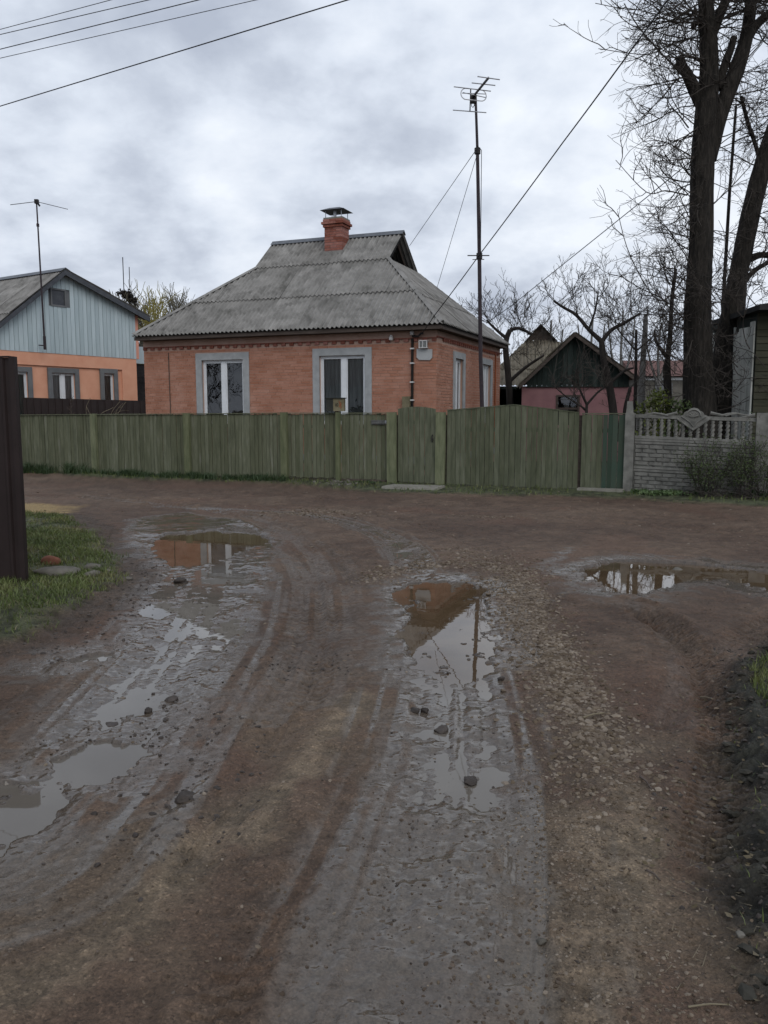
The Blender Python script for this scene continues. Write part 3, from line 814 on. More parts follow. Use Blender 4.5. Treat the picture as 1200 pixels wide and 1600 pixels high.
rng = random.Random(5)
SUR = 0.19                           # width of the grey cement surround
of = [(a - SUR, b + SUR, c, d + SUR) for a, b, c, d in WIN_F]
os_ = [(a - SUR * 0.9, b + SUR * 0.9, c, d + SUR) for a, b, c, d in WIN_S]
mb = MB()
wall_panels(mb, -HW, 0, 0, 3.66, WIN_F, 0.003, 0.30)
mb.T = SIDE_T
wall_panels(mb, 0.301, HD, 0, 3.66, WIN_S, 0.003, 0.30)
mb.T = None
mb.box(-HW, -HW + 0.3, 0.301, HD, 0, 3.6); mb.box(-HW + 0.301, -0.302, HD - 0.3, HD, 0, 3.6)
mb.box(-HW - 0.01, 0.012, -0.012, 0.0, 3.47, 3.635)        # smooth mortar band under the eave
mb.build('wall', M['mortar'], house)
mb = MB()
bricklay(mb, -HW, 0.0, 0.5, 3.36, of, rng)
mb.T = SIDE_T
bricklay(mb, -0.006, HD, 0.5, 3.40, os_, rng, j=0.016, bh=0.059)
mb.T = None
tag(mb.build('brickwork', M['brick'], house), kind='stuff')
mb = MB()                            # corbelled brick course under the eave
x = -HW
while x < -0.02:
    mb.rnd = rng.random(); mb.box(x, min(x + 0.12, -0.001), -0.035, 0.0, 3.375, 3.44); x += 0.25
mb.rnd = 0.3; mb.box(-HW, 0.03, -0.045, 0.0, 3.443, 3.468)
mb.T = SIDE_T
x = 0.5
while x < HD - 0.35:
    mb.rnd = rng.random() * 0.4; mb.box(x, x + 0.12, -0.035, 0.0, 3.40, 3.47); x += 0.2
mb.rnd = 0.2; mb.box(-0.02, HD, -0.04, 0.0, 3.472, 3.50)
mb.T = None
tag(mb.build('corbel_course', M['red_brick'], house), kind='stuff')
mb = MB(); mb.box(-HW - 0.02, 0.02, -0.02, -0.001, 0.3, 0.495); mb.T = SIDE_T; mb.box(0, HD, -0.02, -0.001, 0.3, 0.495)
mb.build('plinth', M['cement'], house)


def plastic_window(parent, x0, x1, z0, z1, T, sur=0.19, mull=(0.5,), frame=0.055, curtain=None, surmat='cement', y=0.0, proud=0.03):
    s = MB(T)                        # cement surround
    s.box(x0 - sur, x0, y - proud, y + 0.02, z0, z1 + sur); s.box(x1, x1 + sur, y - proud, y + 0.02, z0, z1 + sur)
    s.box(x0, x1, y - proud, y + 0.02, z1, z1 + sur)
    w = s.build('window', M[surmat], parent)
    f = MB(T)
    yy = y + 0.07
    f.box(x0, x0 + frame, yy, yy + 0.07, z0, z1); f.box(x1 - frame, x1, yy, yy + 0.07, z0, z1)
    f.box(x0 + frame, x1 - frame, yy, yy + 0.07, z1 - frame, z1); f.box(x0 + frame, x1 - frame, yy, yy + 0.07, z0, z0 + frame)
    f.build('frame', M['white_plastic'], w)
    edges = [x0 + frame] + [x0 + (x1 - x0) * q for q in mull] + [x1 - frame]
    for q in mull:
        m = MB(T); c = x0 + (x1 - x0) * q; m.box(c - 0.065, c + 0.065, yy - 0.012, yy + 0.06, z0 + frame, z1 - frame)
        m.build('mullion', M['white_plastic'], w)
    for i, (a, b) in enumerate(zip(edges[:-1], edges[1:])):
        g = MB(T); a2 = a + (0.065 if i else 0.0); b2 = b - (0.065 if i < len(edges) - 2 else 0.0)
        e = 0.03
        ss = MB(T)                  # each sash has a thin frame of its own
        ss.box(a2 + .002, a2 + e, yy + 0.004, yy + 0.05, z0 + frame + .002, z1 - frame - .002); ss.box(b2 - e, b2 - .002, yy + 0.004, yy + 0.05, z0 + frame + .002, z1 - frame - .002)
        ss.box(a2 + e, b2 - e, yy + 0.004, yy + 0.05, z1 - frame - e, z1 - frame - .002); ss.box(a2 + e, b2 - e, yy + 0.004, yy + 0.05, z0 + frame + .002, z0 + frame + e)
        ss.build('sash', M['white_plastic'], w)
        g.add([(a2 + e, yy + 0.03, z0 + frame + e), (b2 - e, yy + 0.03, z0 + frame + e), (b2 - e, yy + 0.03, z1 - frame - e), (a2 + e, yy + 0.03, z1 - frame - e)], [(0, 1, 2, 3)])
        g.build('pane', M['glass'], w)
    if curtain:
        c = MB(T)
        k = 40; pts = []
        for i in range(k + 1):
            xx = x0 + (x1 - x0) * i / k
            pts.append((xx, yy + 0.10 + 0.025 * math.sin(i * 1.3) + 0.012 * math.sin(i * 2.9 + 1)))
        for i in range(k):
            c.add([(pts[i][0], pts[i][1], z0), (pts[i + 1][0], pts[i + 1][1], z0), (pts[i + 1][0], pts[i + 1][1], z1), (pts[i][0], pts[i][1], z1)], [(0, 1, 2, 3)])
        c.build('curtain', M[curtain], w, smooth=True)
    return w


WA = plastic_window(house, *WIN_F[0], None)
WB = plastic_window(house, *WIN_F[1], None, mull=(0.52,), curtain='reflection_curtain')  # curtain added to give these panes their reflected grey
plastic_window(house, *WIN_S[0], SIDE_T, sur=0.17, mull=(0.5,))
plastic_window(house, *WIN_S[1], SIDE_T, sur=0.17, mull=(0.33, 0.66))
mb = MB()                            # pot plants on the sill of the right front window
prng = random.Random(8)
for i in range(60):
    c = Vector((-2.30 + prng.gauss(0, 0.17), 0.108 + prng.uniform(0, 0.012), 1.42 + abs(prng.gauss(0, 0.2))))
    a = prng.uniform(0, 6.28); l = prng.uniform(0.05, 0.12)
    d = Vector((math.cos(a), 0.03 * prng.uniform(-1, 1), math.sin(a))) * l; e = Vector((-d.z, 0, d.x)) * 0.4
    mb.add([c - d, c + e, c + d, c - e], [(0, 1, 2, 3)])
mb.build('pot_plant', M['plant_leaf'], WB)
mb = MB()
mb.box(-HW + 0.31, -0.31, 1.4, 1.45, 0.1, 3.55)          # inner wall behind the panes, coloured near black for the room's shade
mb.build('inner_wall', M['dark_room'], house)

# roof: planes of corrugated sheets. Ridge along x at y = RY
E0, EZ, RY, RZ = -0.40, 3.745, 3.10, 6.745
EXR, EXL = 0.30, -HW - 0.10
EB = 6.62                            # rear eave
GR_, GL_ = -2.02, -6.33              # verge of the small gables
GY, GYB = 1.98, 4.28                 # where the hips meet the gable foot, front and rear
FRONT_SLOPE = (RZ - EZ) / (RY - E0)
WAVE = 0.131


def corrugated(parent, o, ud, vd, lo, hi, a0, a1, rows, mt, rng, name='roof_sheet', sheet_w=WAVE * 8, amp=0.027, label=None, per=6):
    """sheets on a plane: o + ud*a + vd*b, clipped to lo(a) <= b <= hi(a)"""
    o = Vector(o); ud = Vector(ud).normalized(); vd = Vector(vd).normalized(); n = ud.cross(vd).normalized()
    if n.z < 0: n = -n
    col0 = a0
    while col0 < a1 - 0.02:
        col1 = min(col0 + sheet_w, a1)
        for ri, (b0, b1) in enumerate(rows):
            b1x = b1 + 0.10 if ri < len(rows) - 1 else b1
            k = max(2, int(round((col1 - col0) / WAVE * per)))
            lift = rng.uniform(0, 0.006); tilt = rng.uniform(-0.012, 0.012)
            vs = []; fs = []; prev = None
            slip = rng.uniform(-0.018, 0.018)
            for i in range(k + 1):
                a = col0 + (col1 - col0) * i / k
                l = max(b0 + (slip if ri else slip * 0.4), lo(a)); h = min(b1x, hi(a))
                if h - l < 0.015: prev = None; continue
                w = amp * math.cos(2 * math.pi * a / WAVE)
                wlo = n * (w + (0.036 if ri else 0.02) + lift + tilt * (i / k - 0.5)); whi = n * (w + 0.006 + lift)
                base = len(vs)
                pl = o + ud * a + vd * l; ph = o + ud * a + vd * h
                pm = pl * 0.5 + ph * 0.5
                th = n * 0.012
                vs += [pl + wlo - th, pl + wlo, pm + (wlo + whi) * 0.5, ph + whi]
                if prev is not None:
                    for j in range(3): fs.append((prev + j, base + j, base + j + 1, prev + j + 1))
                prev = base
            if fs:
                mb = MB(); mb.add(vs, fs)
                ob = mb.build(name, mt, parent, smooth=False)
        col0 = col1


rr = random.Random(3)
sl = math.hypot(RY - E0, RZ - EZ)
vdF = Vector((0, RY - E0, RZ - EZ)) / sl
bG = (GY - E0) / (RY - E0) * sl                            # slope length up to the gable foot
fullw = EXR - EXL
def f_lo(a): return 0.0
def f_hi(a):                                               # front face: hips to the gable foot, then straight verges
    x = EXL + a
    if x > GR_: return bG * (EXR - x) / (EXR - GR_)
    if x < GL_: return bG * (x - EXL) / (GL_ - EXL)
    return sl
corrugated(house, (EXL, E0, EZ), (1, 0, 0), vdF, f_lo, f_hi, 0, fullw, [(0, 1.50), (1.50, bG + 0.02), (bG + 0.02, sl)], M['slate'], rr)
# right hip
gz_foot = EZ + (GY - E0) * FRONT_SLOPE
ym = (E0 + EB) / 2
hv = Vector((GR_ - EXR, 0, gz_foot - EZ)); hl = hv.length; hv /= hl
def h_hi(a):
    y = E0 + a
    if y < GY: return hl * (y - E0) / (GY - E0)
    if y > GYB: return hl * (EB - y) / (EB - GYB)
    return hl
corrugated(house, (EXR, E0, EZ), (0, 1, 0), hv, f_lo, h_hi, 0, EB - E0, [(0, 1.25), (1.25, hl)], M['slate'], rr)
# left hip and rear face
hvL = Vector((GL_ - EXL, 0, gz_foot - EZ)); hlL = hvL.length; hvL /= hlL
corrugated(house, (EXL, E0, EZ), (0, 1, 0), hvL, f_lo, lambda a: h_hi(a) / hl * hlL, 0, EB - E0, [(0, 1.3), (1.3, hlL)], M['slate'], rr, per=4)
vdB = Vector((0, RY - EB, RZ - EZ)); slB = vdB.length; vdB /= slB
bGB = (EB - GYB) / (EB - RY) * slB
def b_hi(a):
    x = EXL + a
    if x > GR_: return bGB * (EXR - x) / (EXR - GR_)
    if x < GL_: return bGB * (x - EXL) / (GL_ - EXL)
    return slB
corrugated(house, (EXL, EB, EZ), (1, 0, 0), vdB, f_lo, b_hi, 0, fullw, [(0, 2.0), (2.0, slB)], M['slate'], rr, sheet_w=2.0, per=3)
mb = MB()                             # dark planes added beneath the sheets to stop sky showing through gaps
F_ = lambda x, y, dz=-0.035: (x, y, EZ + (y - E0) * FRONT_SLOPE + dz)
mb.poly([F_(EXL + .05, E0 + .05), F_(EXR - .05, E0 + .05), F_(GR_ - .02, GY), F_(GR_ - .02, RY - 0.02), F_(GL_ + .02, RY - 0.02), F_(GL_ + .02, GY)])
for ex, gx in ((EXR - .05, GR_), (EXL + .05, GL_)):
    mb.poly([(ex, E0 + .05, EZ - .035), (ex, EB - .05, EZ - .035), (gx, GYB, gz_foot - .035), (gx, GY, gz_foot - .035)])
mb.build('gap_blocker', M['dark_roof'], house)
# ridge and hip caps
mb = MB(); e = 0.14
mb.prism([(GL_, RY - e, RZ - e * 0.75 + 0.05), (GL_, RY, RZ + 0.07), (GL_, RY + e, RZ - e * 0.75 + 0.05), (GL_, RY, RZ + 0.05)], (GR_ - GL_, 0, 0))
mb.build('ridge_cap', M['ridge'], house)
for ex, gx in ((EXR, GR_), (EXL, GL_)):
    mb = MB()
    a = Vector((ex, E0, EZ + 0.045)); b = Vector((gx, GY, gz_foot + 0.055))
    sx = 1 if ex > gx else -1
    d = (b - a)
    w1 = Vector((-0.10 * sx, 0, 0.005)) ; w2 = Vector((0, 0.12, 0.005))
    k = 5
    for i in range(k):
        p = a + d * (i / k); q = a + d * ((i + 1) / k + 0.02)
        dz = Vector((0, 0, 0.012 * (1 - i / k)))
        mb.add([p + w1, p + Vector((0, 0, 0.03)) + dz, p + w2, q + w1, q + Vector((0, 0, 0.03)), q + w2], [(0, 1, 4, 3), (1, 2, 5, 4), (0, 2, 1)])
    mb.build('hip_cap', M['slate'], house)
# open little gable with its bargeboards and battens
mb = MB()
for gx, sgn in ((GR_, 1), (GL_, -1)):
    x0 = gx - 0.30 * sgn
    for y, sg in ((GY, 1), (GYB, -1)):
        zf = gz_foot
        yb = y
        p = [(x0, yb, zf - 0.04), (x0, RY, RZ - 0.03), (x0, RY, RZ - 0.15), (x0, yb + 0.16 * sg, zf - 0.04)]
        mb.prism(p, (0.03 * sgn, 0, 0))
    for yy in (2.55, 3.0, 3.4, 3.8):
        mb.box(min(x0 - 0.25 * sgn, x0 - 0.22 * sgn), max(x0 - 0.25 * sgn, x0 - 0.22 * sgn), yy - 0.03, yy + 0.03, gz_foot - 0.05, RZ - 0.1 - abs(yy - RY) * 0.85)
    mb.tube([(x0 - 0.15 * sgn, 2.3, gz_foot), (x0 - 0.15 * sgn, 3.35, RZ - 0.35)], 0.02, n=4)
mb.build('gable_frame', M['eave_wood'], house)
mb = MB()
mb.add([(GR_ - 0.9, GY, gz_foot - .1), (GR_ - 0.9, GYB, gz_foot - .1), (GR_ - 0.9, RY, RZ - 0.1)], [(0, 1, 2)])
mb.add([(GR_ - 0.9, GY, gz_foot - 0.1), (GR_ - 0.2, GY, gz_foot - 0.1), (GR_ - 0.2, GYB, gz_foot - 0.1), (GR_ - 0.9, GYB, gz_foot - 0.1)], [(0, 1, 2, 3)])
mb.build('attic_lining', M['dark_roof'], house)
mb = MB()                             # eave boards and soffit
mb.box(-HW - 0.06, 0.24, -0.34, -0.31, 3.635, 3.735); mb.box(-HW - 0.03, 0.23, -0.309, 0.0, 3.636, 3.655)
mb.box(0.21, 0.24, -0.309, HD - 0.02, 3.635, 3.735); mb.box(0.0, 0.209, 0.001, HD - 0.02, 3.637, 3.654)
mb.build('eave_board', M['eave_wood'], house)

# chimney
mb = MB()
CX0, CX1, CY0, CY1 = -4.25, -3.69, 2.45, 2.95
def brick_stack(mb, x0, x1, y0, y1, z0, z1, rng):
    z = z0; r = 0
    while z < z1 - 0.03:
        for (ax0, ax1, n) in ((x0, x1, 2 if r % 2 else 3),):
            w = (x1 - x0) / n
            for i in range(n):
                mb.rnd = rng.random(); g = 0.004
                jx = rng.uniform(-0.004, 0.004)
                mb.box(x0 + i * w + g, x0 + (i + 1) * w - g, y0 + jx, y1 + jx, z, min(z + 0.066, z1))
        z += 0.075; r += 1
crng = random.Random(4)
brick_stack(mb, CX0, CX1, CY0, CY1, 5.9, 6.93, crng)
brick_stack(mb, CX0 - 0.035, CX1 + 0.035, CY0 - 0.035, CY1 + 0.035, 6.93, 7.005, crng)
brick_stack(mb, CX0 - 0.075, CX1 + 0.075, CY0 - 0.075, CY1 + 0.075, 7.01, 7.085, crng)
brick_stack(mb, CX0 - 0.035, CX1 + 0.035, CY0 - 0.035, CY1 + 0.035, 7.09, 7.15, crng)
chim = mb.build('chimney', M['red_brick'], house)
mb = MB(); mb.box(CX0 + 0.012, CX1 - 0.012, CY0 + 0.012, CY1 - 0.012, 5.9, 7.12); mb.build('mortar', M['cement'], chim)
mb = MB(); mb.box(CX0 - 0.02, CX1 + 0.02, CY0 - 0.02, CY1 + 0.02, 7.152, 7.20); mb.build('crown', M['slab'], chim)
cxm, cym = (CX0 + CX1) / 2, (CY0 + CY1) / 2
mb = MB()
for qx in (CX0 + 0.03, CX1 - 0.03):
    for qy in (CY0 + 0.03, CY1 - 0.03): mb.tube([(qx, qy, 7.2), (qx, qy, 7.42)], 0.012, n=4)
mb.tube([(cxm, cym - 0.12, 7.2), (cxm, cym - 0.12, 7.42)], 0.05, n=8)
mb.build('cowl_leg', M['alu'], chim)
mb = MB()
mb.hexa([(CX0 - 0.1, CY0 - 0.1, 7.40), (CX1 + 0.1, CY0 - 0.1, 7.40), (CX1 + 0.1, CY1 + 0.1, 7.40), (CX0 - 0.1, CY1 + 0.1, 7.40)],
        [(cxm - 0.16, cym - 0.15, 7.49), (cxm + 0.16, cym - 0.15, 7.49), (cxm + 0.16, cym + 0.15, 7.49), (cxm - 0.16, cym + 0.15, 7.49)])
mb.build('cowl', M['dark_hat'], chim)
mb = MB(); mb.box(CX0 - 0.07, CX1 + 0.07, CY0 - 0.09, CY1, 6.10, 6.24); mb.build('flashing', M['slate'], chim)

# fittings on the front wall by the corner
mb = MB()
mb.tube([(-0.62, -0.05, 1.75), (-0.62, -0.05, 3.45)], 0.035, n=8)
cond = mb.build('cable_conduit', M['black_paint'], house)
mb = MB()
for z in (1.9, 2.35, 2.82, 3.18): mb.box(-0.67, -0.57, -0.10, -0.008, z, z + 0.035)
mb.build('clip', M['porcelain'], cond)
for ix, iz in ((-0.62, 3.52), (-1.18, 3.41)):
    mb = MB(); mb.lathe((ix, -0.09, iz), [(0.03, 0), (0.055, 0.02), (0.055, 0.09), (0.035, 0.11), (0.035, 0.14)], 10)
    mb.build('insulator', M['porcelain'], house)
mb = MB(); mb.tube([(-0.62, -0.06, 3.50), (-0.45, -0.12, 3.49), (-0.36, -0.16, 3.55), (-0.30, -0.16, 3.55)], 0.028, n=6)
mb.build('cable_bracket', M['dark_metal'], house)
mb = MB()                              # shield-shaped house number plate, no legible number
mb.prism([(-0.51, -0.045, 3.19), (-0.10, -0.045, 3.17), (-0.10, -0.045, 2.97), (-0.16, -0.045, 2.905), (-0.44, -0.045, 2.915), (-0.51, -0.045, 2.98)], (0, 0.03, 0))
mb.build('house_plate', M['plaque'], house)
mb = MB(); mb.box(-0.42, -0.20, -0.15, -0.02, 3.195, 3.215); mb.box(-0.42, -0.20, -0.15, -0.02, 3.365, 3.39)
for q in (-0.42, -0.33, -0.22): mb.box(q, q + 0.022, -0.15, -0.128, 3.215, 3.365)
lamp = mb.build('wall_lamp', M['porcelain'], house)
mb = MB(); mb.box(-0.395, -0.222, -0.127, -0.03, 3.216, 3.364); mb.build('lamp_glass', M['lamp_glass'], lamp)
mb = MB(); mb.box(-0.86, -0.66, -0.14, -0.02, 1.72, 2.01); mb.build('meter_box', M['mailbox'], house)
mb = MB(); mb.tube([(-7.98, -0.02, 0.6), (-8.0, -0.02, 3.30)], 0.012, n=4); mb.build('wall_cable', M['eave_wood'], house)
mb = MB(); mb.T = SIDE_T; mb.tube([(5.85, -0.03, 0.6), (5.85, -0.03, 3.42)], 0.022, n=5); mb.tube([(5.80, -0.03, 3.44), (2.2, -0.035, 3.48)], 0.015, n=4)
mb.build('gas_pipe', M['rust_red'], house)

# ------------------------------------------------------------------ green plank fence, gates, concrete fence
fence = thing('plank_fence', 'long weathered green plank fence with square posts in front of the brick house', 'fence', fen(0), STREET)
frng = random.Random(21)


def board(parent, x, w, z0, z1, mt, y=0.0, th=0.022, name='board', zr=None, rake=0.0):
    """one plank: its top follows a slight slope, its edges are a little out of true"""
    z1r = z1 if zr is None else zr
    j = lambda s: frng.uniform(-s, s)
    a, b = x + 0.0045 + j(0.003), x + w - 0.0045 + j(0.003)
    y0 = y + j(0.007); t = j(0.004)
    bt = [(a, y0, z0 + j(0.012)), (b, y0 + t, z0 + j(0.012)), (b, y0 + t + th, z0), (a, y0 + th, z0)]
    l = j(0.004)
    tp = [(a + l, y0 + rake, z1), (b + l, y0 + t + rake, z1r), (b + l, y0 + t + th + rake, z1r), (a + l, y0 + th + rake, z1)]
    mb = MB(); mb.hexa(bt, tp)
    return mb.build(name, mt, parent)


def run_boards(parent, x0, x1, ztop, zbot, mt, wmin=0.085, wmax=0.125, y=0.0):
    x = x0
    while x < x1 - 0.03:
        w = min(frng.uniform(wmin, wmax), x1 - x)
        if x1 - x - w < 0.04: w = x1 - x
        board(parent, x, w, zbot + frng.uniform(-0.01, 0.01), ztop(x) + frng.uniform(-0.016, 0.004), mt, y, zr=ztop(x + w) + frng.uniform(-0.016, 0.004))
        x += w


def px_x(u):                           # fence-frame x of a picture column
    p = hit_plane(u, 700, FENCE0, SY); return (p - FENCE0).dot(SX)


posts = [px_x(150), px_x(295), px_x(446), px_x(530), px_x(614), px_x(689)]
ftop = lambda x: 1.60 - 0.006 * max(0, -x - 2.4)
secs = [px_x(-150), px_x(28)] + posts[:5]
for a, b in zip(secs[:-1], secs[1:]):
    run_boards(fence, a + 0.05, b - 0.05, lambda x: ftop(x) - 0.02, 0.10 if a > -3 else 0.05, M['board'])
for i, px_ in enumerate([secs[0], secs[1]] + posts):
    w = 0.165 if i in (2, 3, 4) else (0.10 if i == 5 else (0.21 if i >= 6 else 0.14))
    h = ftop(px_) + 0.012
    mb = MB(); t = frng.uniform(-0.012, 0.012)
    x = px_ - w / 2
    mb.hexa([(x, -0.10, -0.1), (x + w, -0.10, -0.1), (x + w, -0.012, -0.1), (x, -0.012, -0.1)],
            [(x + t, -0.10, h), (x + w + t, -0.10, h), (x + w + t, -0.012, h), (x + t, -0.012, h)])
    mb.build('post', M['post'], fence)
for a, b in zip(secs[:-1], secs[1:]):
    mb = MB(); z0, z1 = ftop(a), ftop(b)
    a2, b2 = a + 0.09, b - 0.09
    mb.hexa([(a2, -0.035, z0 - 0.018), (b2, -0.035, z1 - 0.018), (b2, 0.055, z1 - 0.018), (a2, 0.055, z0 - 0.018)],
            [(a2, -0.035, z0 + 0.004), (b2, -0.035, z1 + 0.004), (b2, 0.055, z1 + 0.004), (a2, 0.055, z0 + 0.004)])
    mb.build('cap_rail', M['eave_wood'] if frng.random() < 0.0 else M['board'], fence)
    for z in (0.42, 1.25):
        mb = MB(); mb.box(a2, b2, 0.03, 0.075, z, z + 0.07); mb.build('rail', M['board'], fence)
mb = MB(); mb.box(px_x(532), px_x(604), -0.008, 0.02, 0.02, 0.10); mb.build('kick_board', M['eave_wood'], fence)

wicket = thing('wicket_gate', 'narrow faded green plank gate with an arched top between two thick green posts', 'gate', fen(px_x(622)), STREET)
WGW = px_x(682) - px_x(622) - 0.01
k = 7
arch = lambda q: 1.66 + 0.075 * math.sin(math.pi * min(1, max(0, 0.12 + 0.78 * q)))
for i in range(k):
    board(wicket, WGW * i / k, WGW / k, 0.07, arch(i / k), M['gate_board'], y=-0.03, zr=arch((i + 1) / k))
for z in (0.35, 1.35):
    mb = MB(); mb.box(0.02, WGW - 0.02, 0.0, 0.04, z, z + 0.08); mb.build('rail', M['gate_board'], wicket)
mb = MB(); mb.tube([(WGW - 0.07, -0.035, 1.12), (WGW - 0.07, -0.075, 1.10), (WGW - 0.07, -0.075, 0.99), (WGW - 0.07, -0.035, 0.97)], 0.012, n=6)
mb.lathe((WGW - 0.07, -0.05, 1.03), [(0.02, -0.02), (0.025, 0.0), (0.02, 0.02)], 8)
mb.build('handle', M['dark_metal'], wicket)

dg0, dg1 = px_x(698), px_x(904)
dgate = thing('double_gate', 'wide green plank driveway gate whose top rises to a low peak in the middle', 'gate', fen(dg0), STREET)
DW = dg1 - dg0
def dtop(x):
    q = x / DW
    return 1.645 + (1.757 - 1.645) * min(1, q / 0.52) if q < 0.52 else 1.757 - (1.757 - 1.59) * ((q - 0.52) / 0.48) ** 1.1
x = 0
while x < DW - 0.02:
    w = min(frng.uniform(0.085, 0.13), DW - x)
    if DW - x - w < 0.05: w = DW - x
    board(dgate, x, w, 0.05, dtop(x) + frng.uniform(-0.004, 0.004), M['gate_board'], y=-0.01, zr=dtop(x + w))
    x += w
for z in (0.35, 1.2):
    mb = MB(); mb.box(0.02, DW - 0.02, 0.018, 0.06, z, z + 0.09); mb.build('rail', M['gate_board'], dgate)
for a, b in ((0, 0.52), (0.52, 1.0)):
    mb = MB(); p = [(DW * a, dtop(DW * a)), (DW * (a + b) / 2, dtop(DW * (a + b) / 2)), (DW * b, dtop(DW * b))]
    for (xa, za), (xb, zb) in zip(p[:-1], p[1:]):
        mb.hexa([(xa, -0.02, za), (xb, -0.02, zb), (xb, 0.03, zb), (xa, 0.03, za)], [(xa, -0.02, za + 0.02), (xb, -0.02, zb + 0.02), (xb, 0.03, zb + 0.02), (xa, 0.03, za + 0.02)])
    mb.build('top_strip', M['gate_board'], dgate)

sp0, sp1 = px_x(908), px_x(977)
side_panel = thing('fence_section', 'short green plank section with fresher dark green paint next to the grey concrete post', 'fence panel', fen(sp0), STREET)
SW = sp1 - sp0; x = 0
while x < SW - 0.02:
    w = min(frng.uniform(0.08, 0.115), SW - x)
    if SW - x - w < 0.05: w = SW - x
    fresh = 0.42 < x / SW < 0.95
    board(side_panel, x, w, 0.06, 1.565 + frng.uniform(-0.006, 0.006), M['fresh_board'] if fresh else M['gate_board'], y=0.0, zr=1.56)
    x += w
mb = MB(); mb.box(0, SW, -0.012, 0.04, 1.575, 1.595); mb.build('top_strip', M['gate_board'], side_panel)
mb = MB(); mb.box(0, SW, 0.024, 0.07, 1.2, 1.28); mb.build('rail', M['gate_board'], side_panel)

# name plate on the fence and letter box on its post
M['latch'] = mat('dull_latch_metal', [(0.07, 0.07, 0.068), (0.13, 0.13, 0.125)], scale=9, rough=0.6, bump=0.1)
bolt = thing('gate_latch', 'grey metal slide latch with a square eye on the fence boards', 'latch', fen(px_x(581), -0.02, 1.36), STREET)
mb = MB(); mb.box(0, 0.32, -0.018, 0.012, 0.055, 0.078); mb.box(0.0, 0.32, -0.012, 0.012, -0.02, 0.053); mb.box(0.02, 0.32, -0.03, -0.0125, 0.0, 0.03); mb.build('plate', M['latch'], bolt)
mb = MB(); mb.box(0.335, 0.40, -0.03, 0.012, 0.045, 0.07); mb.box(0.335, 0.352, -0.03, 0.012, 0.0, 0.0445); mb.box(0.383, 0.40, -0.03, 0.012, 0.0, 0.0445); mb.box(0.352, 0.383, 0.0, 0.012, 0.0, 0.0445); mb.build('eye', M['alu'], bolt)

mbx = px_x(523)
mail = thing('letter_box', 'small rusty letter box with worn painted marks standing on the fence', 'letter box', fen(mbx, 0.0, 1.606), STREET + R(16))
mb = MB(); mb.box(-0.17, 0.24, -0.12, 0.10, 0.03, 0.315); mb.build('box', M['mailbox'], mail)
mb = MB(); mb.box(-0.19, 0.26, -0.15, 0.12, 0.316, 0.335); mb.build('lid', M['mailbox_side'], mail)
mb = MB(); mb.box(-0.17, -0.01, -0.124, -0.1205, 0.03, 0.315); mb.build('door', M['mailbox_side'], mail)
mb = MB(); mb.tube([(0.05, 0, -0.10), (0.05, 0, 0.03)], 0.05, n=6); mb.build('stub', M['eave_wood'], mail)
mb = MB()                               # worn painted marks: a black 1 0 and a flaking red device beside it
y = -0.1225
def stroke(pts, r): mb.tube([(a, y, b) for a, b in pts], r, n=4)
stroke([(0.045, 0.21), (0.045, 0.14)], 0.006)
stroke([(0.085 + 0.018 * math.cos(a), 0.175 + 0.035 * math.sin(a)) for a in [i * math.pi / 5 for i in range(11)]], 0.006)
mb.build('painted_number', M['black_paint'], mail)
mb = MB()
for pts in ([(0.12, 0.26), (0.14, 0.23), (0.17, 0.235)], [(0.13, 0.22), (0.15, 0.19), (0.18, 0.15)], [(0.18, 0.21), (0.14, 0.155), (0.125, 0.12)], [(0.16, 0.14), (0.18, 0.11), (0.15, 0.10)]):
    stroke(pts, 0.009)
mb.build('painted_device', M['rust_red'], mail)

# concrete fence
cf0 = px_x(991); CL = px_x(1179) - cf0
cfence = thing('concrete_fence', 'grey precast concrete fence with twisted balusters and a crest over imitation brick panels', 'fence', fen(cf0), STREET)
SLOPE = -0.07 / CL
for i, (x, w) in enumerate(((-0.19, 0.185), (CL + 0.005, 0.30))):
    mb = MB(); z = 1.60 if i == 0 else 1.60
    zz = SLOPE * (x + w / 2)
    mb.hexa([(x, -0.07, -0.2), (x + w, -0.07, -0.2), (x + w, 0.11, -0.2), (x, 0.11, -0.2)], [(x + 0.004, -0.07, z), (x + w - 0.004, -0.07, z), (x + w - 0.004, 0.11, z), (x + 0.004, 0.11, z)])
    if i == 0:
        mb.hexa([(x + 0.015, -0.06, z), (x + w - 0.04, -0.06, z), (x + w - 0.04, 0.10, z), (x + 0.015, 0.10, z)], [(x + 0.03, -0.04, z + 0.23), (x + w - 0.06, -0.04, z + 0.23), (x + w - 0.06, 0.08, z + 0.23), (x + 0.03, 0.08, z + 0.23)])
    mb.build('post', M['concrete'], cfence)
def cbox(mb, x0, x1, y0, y1, z0, z1):
    mb.hexa([(x0, y0, z0 + SLOPE * x0), (x1, y0, z0 + SLOPE * x1), (x1, y1, z0 + SLOPE * x1), (x0, y1, z0 + SLOPE * x0)],
            [(x0, y0, z1 + SLOPE * x0), (x1, y0, z1 + SLOPE * x1), (x1, y1, z1 + SLOPE * x1), (x0, y1, z1 + SLOPE * x0)])
crg = random.Random(31)
